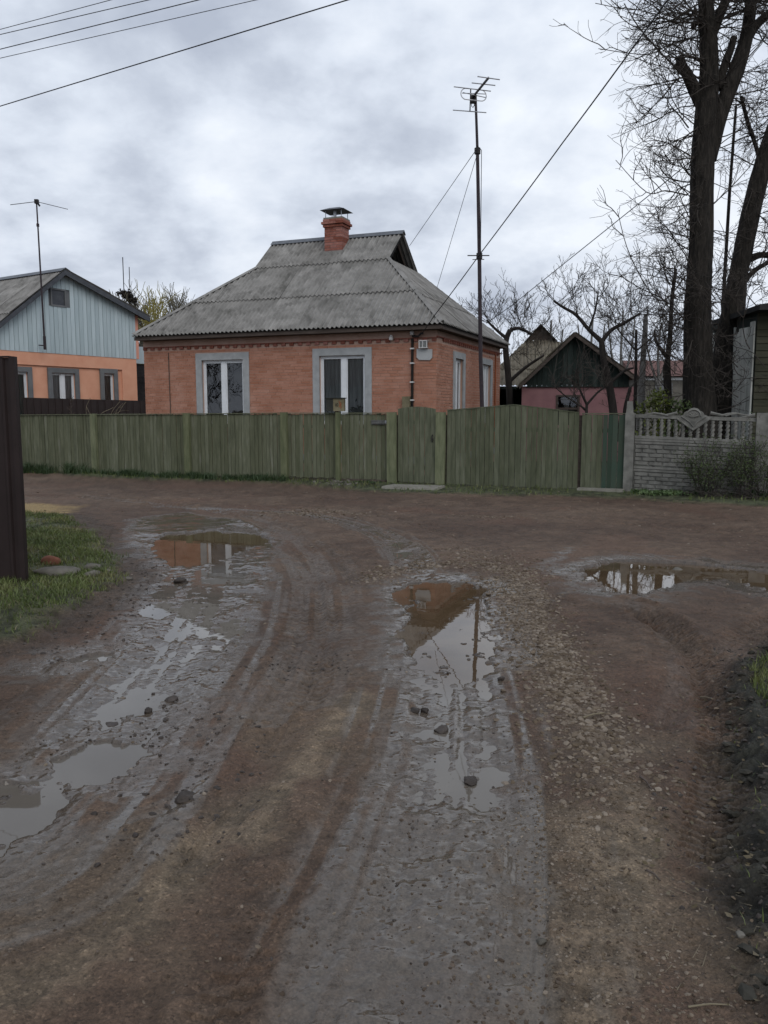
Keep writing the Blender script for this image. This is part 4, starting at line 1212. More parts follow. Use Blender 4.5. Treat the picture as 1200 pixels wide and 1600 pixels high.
for z0, z1 in ((0.02, 0.545), (0.555, 1.095)):
    mb = MB(); mb.rnd = 0.35
    cbox(mb, 0, CL, 0.0, 0.05, z0, z1)
    mb.rnd = 0.6
    cbox(mb, 0, CL, -0.03, 0.0, z1 - 0.045, z1 - 0.002)
    cbox(mb, 0, CL, -0.022, -0.001, z1 - 0.10, z1 - 0.055)
    pan = mb.build('panel', M['concrete'], cfence)
    rows = 5; hh = (z1 - 0.11 - z0 - 0.02) / rows
    mb = MB()
    for r in range(rows):
        x = 0.02 - (r % 2) * 0.13
        while x < CL - 0.02:
            a, b = max(x, 0.012), min(x + 0.25, CL - 0.012)
            if b - a > 0.03:
                mb.rnd = crg.random(); za = z0 + 0.015 + r * hh; d = crg.uniform(-0.004, 0.004)
                mb.hexa([(a, -0.004, za + SLOPE * a), (b, -0.004, za + SLOPE * b), (b, 0.0, za + SLOPE * b), (a, 0.0, za + SLOPE * a)],
                        [(a, -0.004, za + hh * .9 + SLOPE * a), (b, -0.004, za + hh * .9 + SLOPE * b), (b, 0.0, za + hh * .9 + SLOPE * b), (a, 0.0, za + hh * .9 + SLOPE * a)])
                mb.hexa([(a + .012, -0.022 + d, za + .008 + SLOPE * a), (b - .012, -0.022 + d, za + .008 + SLOPE * b), (b - .004, -0.004, za + .002 + SLOPE * b), (a + .004, -0.004, za + .002 + SLOPE * a)],
                        [(a + .012, -0.022 + d, za + hh * .82 + SLOPE * a), (b - .012, -0.022 + d, za + hh * .82 + SLOPE * b), (b - .004, -0.004, za + hh * .88 + SLOPE * b), (a + .004, -0.004, za + hh * .88 + SLOPE * a)])
            x += 0.268
    tag(mb.build('brick_relief', M['concrete'], pan), kind='stuff')
mb = MB(); mb.rnd = 0.55
cbox(mb, 0, CL, -0.025, 0.05, 1.10, 1.15); mb.build('lower_rail', M['concrete'], cfence)
mb = MB(); mb.rnd = 0.6
cbox(mb, 0, CL, -0.03, 0.05, 1.505, 1.53); mb.rnd = 0.3; cbox(mb, 0, CL, -0.015, 0.045, 1.53, 1.575)
for s_ in (-1, 1):                       # scrolls that run out from the crest along the top
    pts = [(CL * 0.495 + s_ * q, -0.0, 1.585 + SLOPE * CL * .5 + h) for q, h in ((0.30, 0.05), (0.42, 0.02), (0.52, 0.0), (0.6, 0.025), (0.74, 0.045), (0.88, 0.01), (1.0, 0.0))]
    mb.tube(pts, 0.032, 0.014, n=6)
    mb.tube([(p[0] + 0.05, p[1] - 0.02, p[2] - 0.01) for p in pts[2:5]], 0.02, 0.012, n=5)
for s_ in (CL - 0.3,):
    mb.tube([(s_, 0, 1.57 + SLOPE * CL), (s_ + 0.15, 0, 1.60 + SLOPE * CL), (s_ + 0.28, 0, 1.63 + SLOPE * CL)], 0.014, 0.04, n=6)
mb.build('upper_rail', M['concrete'], cfence)
nb = 16
for i in range(nb):
    x = CL * (i + 0.75) / (nb + 0.4); zb = 1.15 + SLOPE * x
    top = 0.355
    if abs(x - CL * 0.495) < 0.10: top = 0.24
    mb = MB()
    kk = 26; nn = 8; vs = []; fs = []
    for a in range(kk + 1):              # square ends, twisted shaft
        q = a / kk; z = zb + top * q
        tw = q * 13.0; rad = 0.030 + 0.006 * math.sin(math.pi * q)
        ends = q < 0.12 or q > 0.88
        for b in range(nn):
            an = 2 * math.pi * b / nn
            r = (0.036 + 0.006 * math.cos(6 * math.pi * q * 3) if ends else rad * (1 + 0.26 * math.cos(2 * (an - tw))))
            vs.append((x + r * math.cos(an), 0.012 + r * math.sin(an), z))
    for a in range(kk):
        for b in range(nn):
            b2 = (b + 1) % nn
            fs.append((a * nn + b, a * nn + b2, (a + 1) * nn + b2, (a + 1) * nn + b))
    mb.rnd = crg.random(); mb.add(vs, fs)
    mb.build('baluster', M['concrete'], cfence, smooth=True)
mb = MB(); mb.rnd = 0.6                  # crest: pointed shield, arched top, leaf lobes
cx = CL * 0.495; cz = 1.50 + SLOPE * cx
out = [(-0.31, 0.04), (-0.25, 0.075), (-0.19, 0.10), (-0.165, 0.15), (-0.11, 0.175), (-0.075, 0.215), (0, 0.235), (0.075, 0.215), (0.11, 0.175), (0.165, 0.15), (0.19, 0.10), (0.25, 0.075), (0.31, 0.04), (0.12, -0.10), (0, -0.185), (-0.12, -0.10)]
mb.prism([(cx + a, -0.04, cz + b) for a, b in out], (0, 0.08, 0))
mb.tube([(cx + a, -0.045, cz + b - 0.01) for a, b in out[12:] + out[:1]], 0.016, n=5)
mb.tube([(cx + 0.13 * math.cos(t), -0.045, cz + 0.075 + 0.12 * math.sin(t)) for t in [math.pi * i / 10 for i in range(11)]], 0.018, n=5)
for t in range(6):
    an = math.pi * (t + 0.5) / 6
    mb.tube([(cx, -0.05, cz + 0.05), (cx + 0.09 * math.cos(an), -0.055, cz + 0.06 + 0.09 * math.sin(an))], 0.014, 0.020, n=5)
for s_ in (-1, 1):
    mb.tube([(cx, -0.048, cz - 0.13), (cx + s_ * 0.06, -0.05, cz - 0.05), (cx + s_ * 0.17, -0.048, cz + 0.03), (cx + s_ * 0.22, -0.048, cz + 0.06)], 0.014, n=5)
mb.build('crest', M['concrete'], cfence)
# the fence goes on past the thick post: plain panel outside the picture's edge
mb = MB(); mb.rnd = 0.4; cbox(mb, CL + 0.31, CL + 2.6, 0.0, 0.05, 0.0, 1.1); cbox(mb, CL + 0.31, CL + 2.6, -0.02, 0.05, 1.1, 1.5); mb.build('panel', M['concrete'], cfence)

# dark brown sheet fences
def profiled(mb, L_, z0, z1, pitch=0.20):
    prof = [(0, 0), (0.25, 0), (0.32, 1), (0.43, 1), (0.5, 0), (1.0, 0)]
    x = 0; pts = []
    while x < L_:
        for a, b in prof[:-1]:
            if x + a * pitch <= L_: pts.append((x + a * pitch, -b * 0.02))
        x += pitch
    pts.append((L_, 0))
    for (xa, ya), (xb, yb) in zip(pts[:-1], pts[1:]):
        mb.add([(xa, ya, z0), (xb, yb, z0), (xb, yb, z1), (xa, ya, z1)], [(0, 1, 2, 3)])
        mb.add([(xa, ya + 0.004, z0), (xb, yb + 0.004, z0), (xb, yb + 0.004, z1), (xa, ya + 0.004, z1)], [(3, 2, 1, 0)])
nb0 = gr(44, 917)
near_fence = thing('sheet_metal_fence', 'end of a tall near black sheet metal fence at the left edge beside the grass', 'fence', (nb0.x - 4.0, nb0.y + 0.25, 0), R(-3.5))
mb = MB(); profiled(mb, 3.96, -0.05, 2.09); mb.build('sheet', M['brown_sheet'], near_fence)
mb = MB(); mb.box(3.95, 4.0, -0.03, 0.03, -0.2, 2.10); mb.build('post', M['brown_sheet'], near_fence)
mb = MB(); mb.box(0, 3.96, -0.03, 0.012, 2.092, 2.105); mb.build('cap', M['brown_sheet'], near_fence)
for z in (0.4, 1.7):
    mb = MB(); mb.box(0, 3.95, 0.006, 0.04, z, z + 0.04); mb.build('rail', M['brown_sheet'], near_fence)
b0 = at(36, 620, 23.9); b1 = at(227, 626, 24.25)
dv = Vector((b1.x - b0.x, b1.y - b0.y, 0))
yfence = thing('yard_fence', 'low dark brown sheet fence between the green planks and the orange house', 'fence', (b0.x, b0.y, 0), math.atan2(dv.y, dv.x))
mb = MB(); profiled(mb, dv.length, 0, b0.z - 0.02, 0.2)
k = len(mb.v)
mb.v = [(x, y, z - (0.09 * x / dv.length if z > 1 else 0)) for x, y, z in mb.v]
mb.build('sheet', M['brown_sheet'], yfence)
for x in (0.0, dv.length / 2, dv.length - 0.05):
    mb = MB(); mb.box(x, x + 0.05, 0.012, 0.06, 0, b0.z - 0.04 - 0.09 * x / dv.length); mb.build('post', M['brown_sheet'], yfence)

# ------------------------------------------------------------------ orange house on the left
LA = R(57)
L0 = at(211, 560, 29); LZ = L0.z; L0.z = 0
LX = Vector((math.cos(LA), math.sin(LA), 0)); LY = Vector((-LX.y, LX.x, 0))
lhouse = thing('orange_house', 'orange plastered house with a pale blue boarded gable and grey slate roof at the left', 'house', L0, LA)
def lw(u, v, y=0.0):
    p = hit_plane(u, v, L0 + LY * y, LY) - L0
    return p.dot(LX), p.z
apx, apz = lw(92, 423)
rex, rez = lw(214, 491)
lex, lez = lw(0, 497)
slopeL = (apz - lez) / (lex - apx); slopeR = (apz - rez) / (rex - apx)
lx0 = -7.2
zL = lambda x: apz + (x - apx) * (-slopeL if x < apx else -slopeR)
lzb = LZ                                 # line between plaster and boards
lx0 = apx + (apz - lzb) / slopeL + 0.12   # the roof comes down to the wall plate here
# plaster wall with window openings
wins = []
for (u0, u1, v0) in ((14, 41, 580), (79, 115, 582), (160, 176, 583)):
    a, zt = lw(u0, v0); b, _ = lw(u1, v0 + 2)
    wins.append((a, b, 0.5 if u0 == 14 else 1.1, zt))
mb = MB(); wall_panels(mb, lx0, 0, 0, lzb - 0.42, wins, 0.0, 0.3)
mb.box(lx0, 0, -0.06, 0.3, lzb - 0.419, lzb)
mb.box(-0.62, 0, -0.06, -0.001, 0, lzb - 0.42)
mb.box(-0.3, 0.0, 0.301, 7, 0, lzb)
mb.build('wall', M['orange'], lhouse)
mb = MB(); mb.box(lx0, -0.31, 1.2, 1.3, 0, 3.2); mb.build('inner_wall', M['dark_room'], lhouse)
for i, (a, b, z0, z1) in enumerate(wins):
    plastic_window(lhouse, a, b, z0, z1, None, sur=0.15, y=-0.06, frame=0.045, mull=() if i != 1 else (0.5,), curtain='teal_curtain' if i == 0 else 'curtain', surmat='grey_trim')
# vertical boards of the gable, one by one
lrng = random.Random(12)
x = lx0; bw = 0.155
gw0, gz0 = lw(77, 478); gw1, gz1 = lw(100, 453)
while x < -0.02:
    b = min(x + bw, 0)
    z0 = lzb + 0.005; za, zb = zL(x) - 0.06, zL(b) - 0.06
    y = -0.075 + lrng.uniform(-0.004, 0.004)
    if za > z0 + 0.05:
        mb = MB()
        segs = [(z0 - 0.03, None)]
        if b > gw0 and x < gw1: segs = [(z0 - 0.03, gz0), (gz1, None)]
        for s0, s1 in segs:
            ta, tb = (za, zb) if s1 is None else (s1, s1)
            mb.hexa([(x + 0.007, y, s0), (b - 0.007, y, s0), (b - 0.007, -0.045, s0), (x + 0.007, -0.045, s0)], [(x + 0.007, y, ta), (b - 0.007, y, tb), (b - 0.007, -0.045, tb), (x + 0.007, -0.045, ta)])
        mb.build('gable_board', M['blue_board'], lhouse)
    x += bw
mb = MB()
mb.add([(lx0, -0.040, lzb + .002), (0, -0.040, lzb + .002), (0, -0.040, zL(0) - .07), (apx, -0.040, apz - .07), (lx0, -0.040, max(lzb + .01, zL(lx0)))], [(0, 1, 2, 3, 4)])
mb.build('gable_backing', M['grey_trim'], lhouse)
mb = MB(); mb.box(gw0, gw1, -0.10, -0.08, gz0, gz0 + 0.05); mb.box(gw0, gw1, -0.10, -0.08, gz1 - 0.05, gz1); mb.box(gw0, gw0 + .05, -0.10, -0.08, gz0 + .05, gz1 - .05); mb.box(gw1 - .05, gw1, -0.10, -0.08, gz0 + .05, gz1 - .05)
aw = mb.build('attic_window', M['grey_trim'], lhouse)
mb = MB(); mb.add([(gw0 + .05, -0.07, gz0 + .05), (gw1 - .05, -0.07, gz0 + .05), (gw1 - .05, -0.07, gz1 - .05), (gw0 + .05, -0.07, gz1 - .05)], [(0, 1, 2, 3)]); mb.build('pane', M['dark_hat'], aw)
# roof: left slope of corrugated sheets, right slope seen edge on
fo = -0.35                               # how far the verge stands out
vl = Vector((apx - lx0, 0, apz - zL(lx0))); vll = vl.length
corrugated(lhouse, (lx0 - 0.4, fo, zL(lx0 - 0.4)), (0, 1, 0), vl, lambda a: 0, lambda a: 99, 0, 8, [(0, vll * .5), (vll * .5, vll + 0.4 * vll / (apx - lx0))], M['slate'], random.Random(9), per=4)
vr = Vector((apx - 0.45, 0, apz - zL(0.45))); vrl = vr.length
corrugated(lhouse, (0.45, fo, zL(0.45)), (0, 1, 0), vr, lambda a: 0, lambda a: 99, 0, 8, [(0, vrl * .5), (vrl * .5, vrl)], M['slate'], random.Random(10), per=4)
mb = MB()
for xa, xb in ((lx0 - 0.4, apx), (apx, 0.45)):
    mb.hexa([(xa, fo + 0.02, zL(xa) - 0.16), (xb, fo + 0.02, zL(xb) - 0.16), (xb, fo + 0.05, zL(xb) - 0.16), (xa, fo + 0.05, zL(xa) - 0.16)], [(xa, fo + 0.02, zL(xa) - 0.0), (xb, fo + 0.02, zL(xb) - 0.0), (xb, fo + 0.05, zL(xb) - 0.0), (xa, fo + 0.05, zL(xa) - 0.0)])
mb.build('bargeboard', M['dark_hat'], lhouse)
mb = MB()
for xa, xb in ((lx0 - 0.4, apx), (apx, 0.45)):
    mb.hexa([(xa, fo + 0.06, zL(xa) - 0.07), (xb, fo + 0.06, zL(xb) - 0.07), (xb, 0.0, zL(xb) - 0.07), (xa, 0.0, zL(xa) - 0.07)], [(xa, fo + 0.06, zL(xa) - 0.03), (xb, fo + 0.06, zL(xb) - 0.03), (xb, 0.0, zL(xb) - 0.03), (xa, 0.0, zL(xa) - 0.03)])
mb.build('soffit', M['eave_wood'], lhouse)
mb = MB(); mb.prism([(apx - 0.18, fo, apz - 0.06), (apx, fo, apz + 0.07), (apx + 0.18, fo, apz - 0.02), (apx, fo, apz + 0.05)], (0, 8, 0)); mb.build('ridge_cap', M['ridge'], lhouse)
mb = MB(); mb.box(0.002, 0.14, -0.05, 0.2, lzb - 0.02, zL(0.1) - 0.08); mb.build('corner_strip', M['pink_quoin'], lhouse)
mb = MB(); mb.box(0.15, 1.6, 0.9, 1.0, lzb - 0.1, zL(0.2) - 1.0)
mb.build('rear_cladding', M['blue_board'], lhouse)
mb = MB(); mb.box(0.15, 1.6, 0.5, 0.55, lzb - 0.30, lzb - 0.24); mb.tube([(0.15, 0.5, lzb - 0.5), (1.4, 0.5, lzb - 0.26)], 0.03, n=4); mb.tube([(0.2, 0.5, lzb - 0.27), (1.4, 0.5, lzb - 0.5)], 0.02, n=4); mb.box(0.16, 1.6, 0.48, 0.56, lzb - 0.58, lzb - 0.53); mb.box(0.15, 1.6, 1.0, 1.1, 0, lzb - 0.11)
mb.build('porch_frame', M['dark_metal'], lhouse)
# thin aerial with a V dipole, in front of that gable
d0 = L0 + LX * lw(70, 541, -0.5)[0] + LY * -0.5
la = thing('dipole_aerial', 'thin leaning aerial mast with a wide V shaped dipole beside the blue gable', 'antenna', (d0.x, d0.y, lw(70, 541, -0.5)[1]))
b = Vector(la.location); t_ = at(57, 315, b.y)
mb = MB(); mb.tube([(0, 0, 0), (t_ - b) * 0.5, t_ - b], 0.032, 0.022, n=6); mb.tube([(0, 0, 0.02), (-0.28, 0.25, 0.05)], 0.02, n=4); mb.tube([(0, 0, -0.1), (0, 0, 0.3)], 0.045, n=6); mb.tube([(t_ - b) * 0.83, (t_ - b) * 0.85], 0.045, n=6); mb.build('mast', M['rust_pole'], la)
mb = MB()
tt = t_ - b
for u, v in ((16, 320), (106, 327)): mb.tube([tt, at(u, v, b.y - 0.4) - b], 0.011, n=4)
mb.build('dipole', M['dark_metal'], la)
mb = MB(); mb.box(tt.x - 0.05, tt.x + 0.06, tt.y - 0.05, tt.y + 0.05, tt.z - 0.06, tt.z + 0.06); mb.tube([tt, at(62, 322, b.y) - b], 0.03, n=5); mb.build('junction_box', M['dark_metal'], la)

# ------------------------------------------------------------------ buildings behind the gate on the right
def ws(v3): return v3
PY = 27.0
P0 = at(815, 640, PY); P0.z = 0
PA = R(-8); PX = Vector((math.cos(PA), math.sin(PA), 0)); PYd = Vector((-PX.y, PX.x, 0))
phouse = thing('pink_house', 'small pink outbuilding with a dark boarded gable behind the fruit tree', 'house', P0, PA)
def pw(u, v, y=0.0):
    p = hit_plane(u, v, P0 + PYd * y, PYd) - P0
    return p.dot(PX), p.z
pxr, _ = pw(992, 600); pax, paz = pw(897, 521); _, pz = pw(880, 605)
plx, plz = pw(811, 603); prx, prz = pw(993, 592)
w0, wz1 = pw(872, 620); w1, _ = pw(903, 620)
mb = MB(); wall_panels(mb, 0, pxr, 0, pz, [(w0, w1, 1.2, wz1)], 0, 0.25); mb.box(pxr - 0.25, pxr, 0.251, 6, 0, pz); mb.build('wall', M['pink'], phouse)
wn = MB(); wn.box(w0 - 0.06, w0, -0.03, 0.1, 1.2, wz1 + 0.06); wn.box(w1, w1 + 0.06, -0.03, 0.1, 1.2, wz1 + 0.06); wn.box(w0, w1, -0.03, 0.1, wz1, wz1 + 0.06); wn.box(w0, w1, 0.02, 0.1, 1.2 + (wz1 - 1.2) * .55, 1.2 + (wz1 - 1.2) * .62)
wn = wn.build('window', M['eave_wood'], phouse)
mb = MB(); mb.add([(w0, 0.08, 1.2), (w1, 0.08, 1.2), (w1, 0.08, wz1), (w0, 0.08, wz1)], [(0, 1, 2, 3)]); mb.build('pane', M['glass'], wn)
mb = MB(); mb.box(0.3, pxr - 0.3, 0.7, 0.8, 0, pz); mb.build('inner_wall', M['dark_room'], phouse)
zp = lambda x: paz - (pax - x) * (paz - plz) / (pax - plx) if x < pax else paz - (x - pax) * (paz - prz) / (prx - pax)
x = 0.0; prn = random.Random(2)
x = plx + 0.25
while x < prx - 0.2:
    b = min(x + 0.16, prx - 0.2); y = -0.06 + prn.uniform(-0.006, 0.006)
    if min(zp(x), zp(b)) > pz + 0.08:
        mb = MB(); mb.hexa([(x + .004, y, pz), (b - .004, y, pz), (b - .004, -0.02, pz), (x + .004, -0.02, pz)], [(x + .004, y, zp(x) - .06), (b - .004, y, zp(b) - .06), (b - .004, -0.02, zp(b) - .06), (x + .004, -0.02, zp(x) - .06)])
        mb.build('gable_board', M['black_board'], phouse)
    x += 0.16
for (xa, sgn) in ((plx, 1), (prx, -1)):
    v_ = Vector((pax - xa, 0, paz - zp(xa))); n_ = v_.length
    corrugated(phouse, (xa, -0.35, zp(xa)), (0, 1, 0), v_, lambda a: 0, lambda a: 99, 0, 6.5, [(0, n_ * .5), (n_ * .5, n_)], M['slate_old'], random.Random(6), per=4)
mb = MB()
for xa, xb in ((plx, pax), (pax, prx)):
    mb.hexa([(xa, -0.34, zp(xa) - 0.12), (xb, -0.34, zp(xb) - 0.12), (xb, -0.30, zp(xb) - 0.12), (xa, -0.30, zp(xa) - 0.12)], [(xa, -0.34, zp(xa)), (xb, -0.34, zp(xb)), (xb, -0.30, zp(xb)), (xa, -0.30, zp(xa))])
mb.build('bargeboard', M['eave_wood'], phouse)
# shed with the hipped slate roof, left of the pink house and a little further back
SYd = 30.0
S0 = at(786, 640, SYd); S0.z = 0
shed = thing('slate_roofed_shed', 'dark shed under an old hipped slate roof between the brick and the pink house', 'shed', S0, PA)
def sw(u, v, y=0.0):
    p = hit_plane(u, v, S0 + PYd * y, PYd) - S0
    return p.dot(PX), p.z
_, ez = sw(800, 603); sax, saz = sw(843, 511, 3.2); sgx0, sgz = sw(822, 532, 2.6); sgx1, _ = sw(868, 532, 2.6)
sl0, sl1 = -0.9, 4.4
hv_ = Vector((0, 2.9, sgz - ez)); hl_ = hv_.length
def s_hi(a):
    x = sl0 + a
    if x < sgx0: return hl_ * (x - sl0) / (sgx0 - sl0)
    if x > sgx1: return hl_ * (sl1 - x) / (sl1 - sgx1)
    return hl_
corrugated(shed, (sl0, -0.3, ez), (1, 0, 0), hv_, lambda a: 0, s_hi, 0, sl1 - sl0, [(0, hl_ * .33), (hl_ * .33, hl_ * .66), (hl_ * .66, hl_)], M['slate_old'], random.Random(16), per=4, sheet_w=0.9)
mb = MB()
mb.add([(sgx0, 2.6, sgz), (sgx1, 2.6, sgz), (sax, 2.6, saz)], [(0, 1, 2)]); mb.build('gable', M['eave_wood'], shed)
mb = MB()
for sx_, gx in ((sl0, sgx0), (sl1, sgx1)):
    d = 1 if sx_ == sl0 else -1
    mb.add([(gx - 0.06 * d, 2.3, sgz - 0.05), (sax, 2.3, saz + 0.04), (sax, 9, saz + 0.04), (gx - 0.06 * d, 9, sgz - 0.05)], [(0, 1, 2, 3)])
    mb.add([(sx_, -0.3, ez), (gx, 2.6, sgz), (gx, 9, sgz), (sx_, 9, ez)], [(0, 1, 2, 3)])
mb.build('side_slope', M['slate_old'], shed)
mb = MB(); mb.box(sl0 + 0.3, sl1 - 0.3, 3.0, 3.2, 0, ez); mb.box(sl0 + 0.3, sl0 + 0.45, 0.0, 3.0, 0, ez - 0.05); mb.box(sl0, sl1, -0.25, -0.2, ez - 0.12, ez - 0.02)
mb.build('wall', M['black_board'], shed)

# weatherboarded house at the right edge
K0 = at(1176, 640, 17.6); K0.z = 0
khouse = thing('boarded_house', 'dark olive weatherboarded house with whitewashed sheets on its side at the right edge', 'house', K0, R(-4))
mb = MB(); mb.box(0, 5, 0.02, 5, 0, 3.75); mb.build('wall', M['black_board'], khouse)
krng = random.Random(3)
z = 0.3
while z < 3.7:
    mb = MB(); y = krng.uniform(-0.004, 0.004)
    mb.hexa([(0.0, -0.03 + y, z), (5, -0.03 + y, z), (5, 0.018, z), (0.0, 0.018, z)], [(0.0, -0.008 + y, z + 0.15), (5, -0.008 + y, z + 0.15), (5, 0.018, z + 0.15), (0.0, 0.018, z + 0.15)])
    mb.build('weatherboard', M['olive_board'], khouse); z += 0.145
y = 0.03; i = 0
while y < 3.6:                          # sheets on the left side, standing upright with gaps and ribs between
    mb = MB(); w = krng.uniform(0.20, 0.30); d = krng.uniform(0.0, 0.02)
    mb.box(-0.05 - d, -0.02, y, y + w, 0.2, 3.45 + krng.uniform(-0.1, 0.1))
    mb.build('side_sheet', M['white_slat'], khouse)
    y += w + krng.choice((0.012, 0.05, 0.10))
mb = MB(); mb.prism([(-0.15, -0.5, 3.69), (5.5, -0.5, 3.69), (5.5, -0.5, 3.80), (-0.15, -0.5, 3.80)], (0, 3, 0)); mb.prism([(-0.15, -0.5, 3.801), (2.5, -0.5, 4.2), (5.5, -0.5, 3.801)], (0, 3, 0)); mb.build('roof', M['dark_roof'], khouse)

# the yard to the left of the picture: its house and trees stand mirrored in the front windows
nh = thing('neighbour_house', 'grey house with a rusty red roof mirrored in the right front window', 'house', (-17.5, 5.0, 0), R(46))
mb = MB(); mb.box(-5, 5, -3, 3, 0, 3.0); mb.build('wall', M['cement'], nh)
mb = MB(); mb.prism([(-5.4, -3.4, 2.9), (-5.4, 0, 5.2), (-5.4, 3.4, 2.9)], (10.8, 0, 0)); mb.build('roof', M['red_roof'], nh)

# low house far behind the trees
F0 = at(1000, 600, 44); F0.z = 0
fh = thing('distant_house', 'distant low house with a dull red roof seen between the tree trunks', 'house', F0, R(-3))
fz0 = at(1000, 588, 44).z; fz1 = at(1000, 566, 44).z
mb = MB(); mb.box(0, 5.5, 0, 5, 0, fz0); mb.build('wall', M['far_wall'], fh)
mb = MB(); mb.prism([(-0.4, -0.4, fz0), (-0.4, 2.5, fz1 + 0.25), (-0.4, 5.4, fz0)], (6.3, 0, 0)); mb.build('roof', M['red_roof'], fh)
for x in (0.8, 2.4, 4.0):
    mb = MB(); mb.box(x, x + 0.9, -0.03, -0.001, fz0 - 1.3, fz0 - 0.35); mb.build('window', M['grey_trim'], fh)
mb = MB(); mb.box(0.2, 5.3, -0.05, -0.03, fz0 - 0.2, fz0 - 0.07); mb.build('white_fascia', M['white_plastic'], fh)

# ------------------------------------------------------------------ trees
def wander(rng, p, d, L, k, jit, up):
    pts = [Vector(p)]; d = Vector(d).normalized()
    for i in range(k):
        d = (d + Vector((rng.gauss(0, jit), rng.gauss(0, jit), rng.gauss(0, jit) + up))).normalized()
        pts.append(pts[-1] + d * (L / k))
    return pts


def sprout(mb, rng, p, d, L, r, lev, kids=6, jit=0.16, up=0.03, spread=0.8, rmin=0.0045, shrink=0.5, n=4, ksteps=6):
    pts = wander(rng, p, d, L, ksteps if lev else 4, jit, up)
    mb.rnd = rng.random()
    mb.tube(pts, r, max(rmin, r * 0.35), n=n if lev else 3, cap=False)
    if lev <= 0: return
    for i in range(kids):
        q = rng.uniform(0.18, 1.0)
        f = q * (len(pts) - 1); a = int(min(f, len(pts) - 2)); pp = pts[a].lerp(pts[a + 1], f - a)
        t = (pts[a + 1] - pts[a]).normalized()
        s = Vector((rng.gauss(0, 1), rng.gauss(0, 1), rng.gauss(0, 1))); s = (s - t * s.dot(t)).normalized()
        nd = (t * rng.uniform(0.45, 1.0) + s * spread * rng.uniform(0.6, 1.1))
        sprout(mb, rng, pp, nd, L * shrink * rng.uniform(0.6, 1.15) * (1.15 - 0.5 * q), max(rmin, r * 0.5 * (1.1 - 0.4 * q)), lev - 1, max(2, int(kids * 0.7)), jit, up, spread, rmin, shrink, n, ksteps)


WSC = 1.0


def limb_px(mb, pts, Y, n=14, lump=0.0, rng=None):
    """a limb through picture points (u, v, width in px, distance offset) at distance Y"""
    P = []; Rr = []
    for u, v, w, *dy in pts:
        yy = Y + (dy[0] if dy else 0)
        P.append(at(u, v, yy)); Rr.append(WSC * w * yy / FPX / 2)
    Q = []; RQ = []
    for i in range(len(P) - 1):
        p0 = P[max(i - 1, 0)]; p1 = P[i]; p2 = P[i + 1]; p3 = P[min(i + 2, len(P) - 1)]
        for j in range(5):
            t = j / 5
            Q.append(0.5 * ((2 * p1) + (p2 - p0) * t + (2 * p0 - 5 * p1 + 4 * p2 - p3) * t * t + (3 * p1 - p0 - 3 * p2 + p3) * t ** 3)); RQ.append(Rr[i] * (1 - t) + Rr[i + 1] * t)
    Q.append(P[-1]); RQ.append(Rr[-1])
    b = len(mb.v)
    mb.tube(Q, 0, radii=RQ, n=n)
    if lump and rng:
        T_ = [rng.uniform(0, 9) for _ in range(3)]
        kk = 0
        for i in range(len(Q)):
            for j in range(n):
                v = Vector(mb.v[b + i * n + j]); c = mb.T @ Q[i] if mb.T is not None else Q[i]
                a = 2 * math.pi * j / n
                f = 1 + lump * (math.sin(3 * a + T_[0] + i * 0.13) * 0.6 + math.sin(7 * a + T_[1] + i * 0.3) * 0.4) + rng.uniform(-lump, lump) * 0.4
                mb.v[b + i * n + j] = tuple(c + (v - c) * f)
    return Q, RQ


trng = random.Random(77)
TY = 18.2
base = at(1096, 700, TY); base.z = 0
WSC = 0.81
big = thing('old_tree', 'huge old bare tree with lopped stubs and a forked trunk behind the concrete fence', 'tree', base)
INV = Matrix.Translation(-base)
mb = MB(INV); mb.rnd = 0.5
trunkQ, trunkR = limb_px(mb, [(1098, 775, 96), (1096, 700, 74), (1094, 640, 62), (1091, 560, 53), (1090, 470, 47), (1095, 380, 43), (1096, 300, 42), (1099, 230, 42), (1103, 175, 40), (1108, 120, 34), (1107, 60, 30), (1103, 0, 26), (1100, -60, 22), (1096, -160, 15)], TY, 18, 0.06, trng)
forkQ, forkR = limb_px(mb, [(1106, 250, 30), (1122, 185, 30), (1139, 140, 29), (1154, 100, 27), (1167, 55, 23), (1174, 0, 20), (1182, -60, 15), (1186, -160, 9)], TY, 14, 0.06, trng)
f2, _ = limb_px(mb, [(1168, 60, 18), (1182, 40, 15), (1203, 20, 13), (1235, -10, 9)], TY, 10, 0.05, trng)
f3, _ = limb_px(mb, [(1112, 55, 20), (1124, 25, 18), (1134, 0, 17), (1150, -50, 12), (1165, -120, 7)], TY, 10, 0.05, trng)
f4, _ = limb_px(mb, [(1122, 140, 16), (1133, 100, 15), (1141, 78, 14), (1147, 58, 12)], TY, 10, 0.1, trng)
limb_px(mb, [(1133, 96, 10), (1150, 108, 10), (1160, 118, 8)], TY, 8, 0.1, trng)
limb_px(mb, [(1100, 175, 20), (1088, 148, 22), (1076, 122, 20), (1067, 104, 17), (1062, 88, 15)], TY, 10, 0.14, trng)
limb_px(mb, [(1072, 118, 12), (1060, 106, 11), (1054, 101, 11)], TY, 9, 0.14, trng)
limb_px(mb, [(1090, 40, 12), (1085, 36, 10), (1082, 44, 7)], TY, 8, 0.1, trng)
mb.build('trunk', M['bark'], big, smooth=True)
mb = MB(INV)
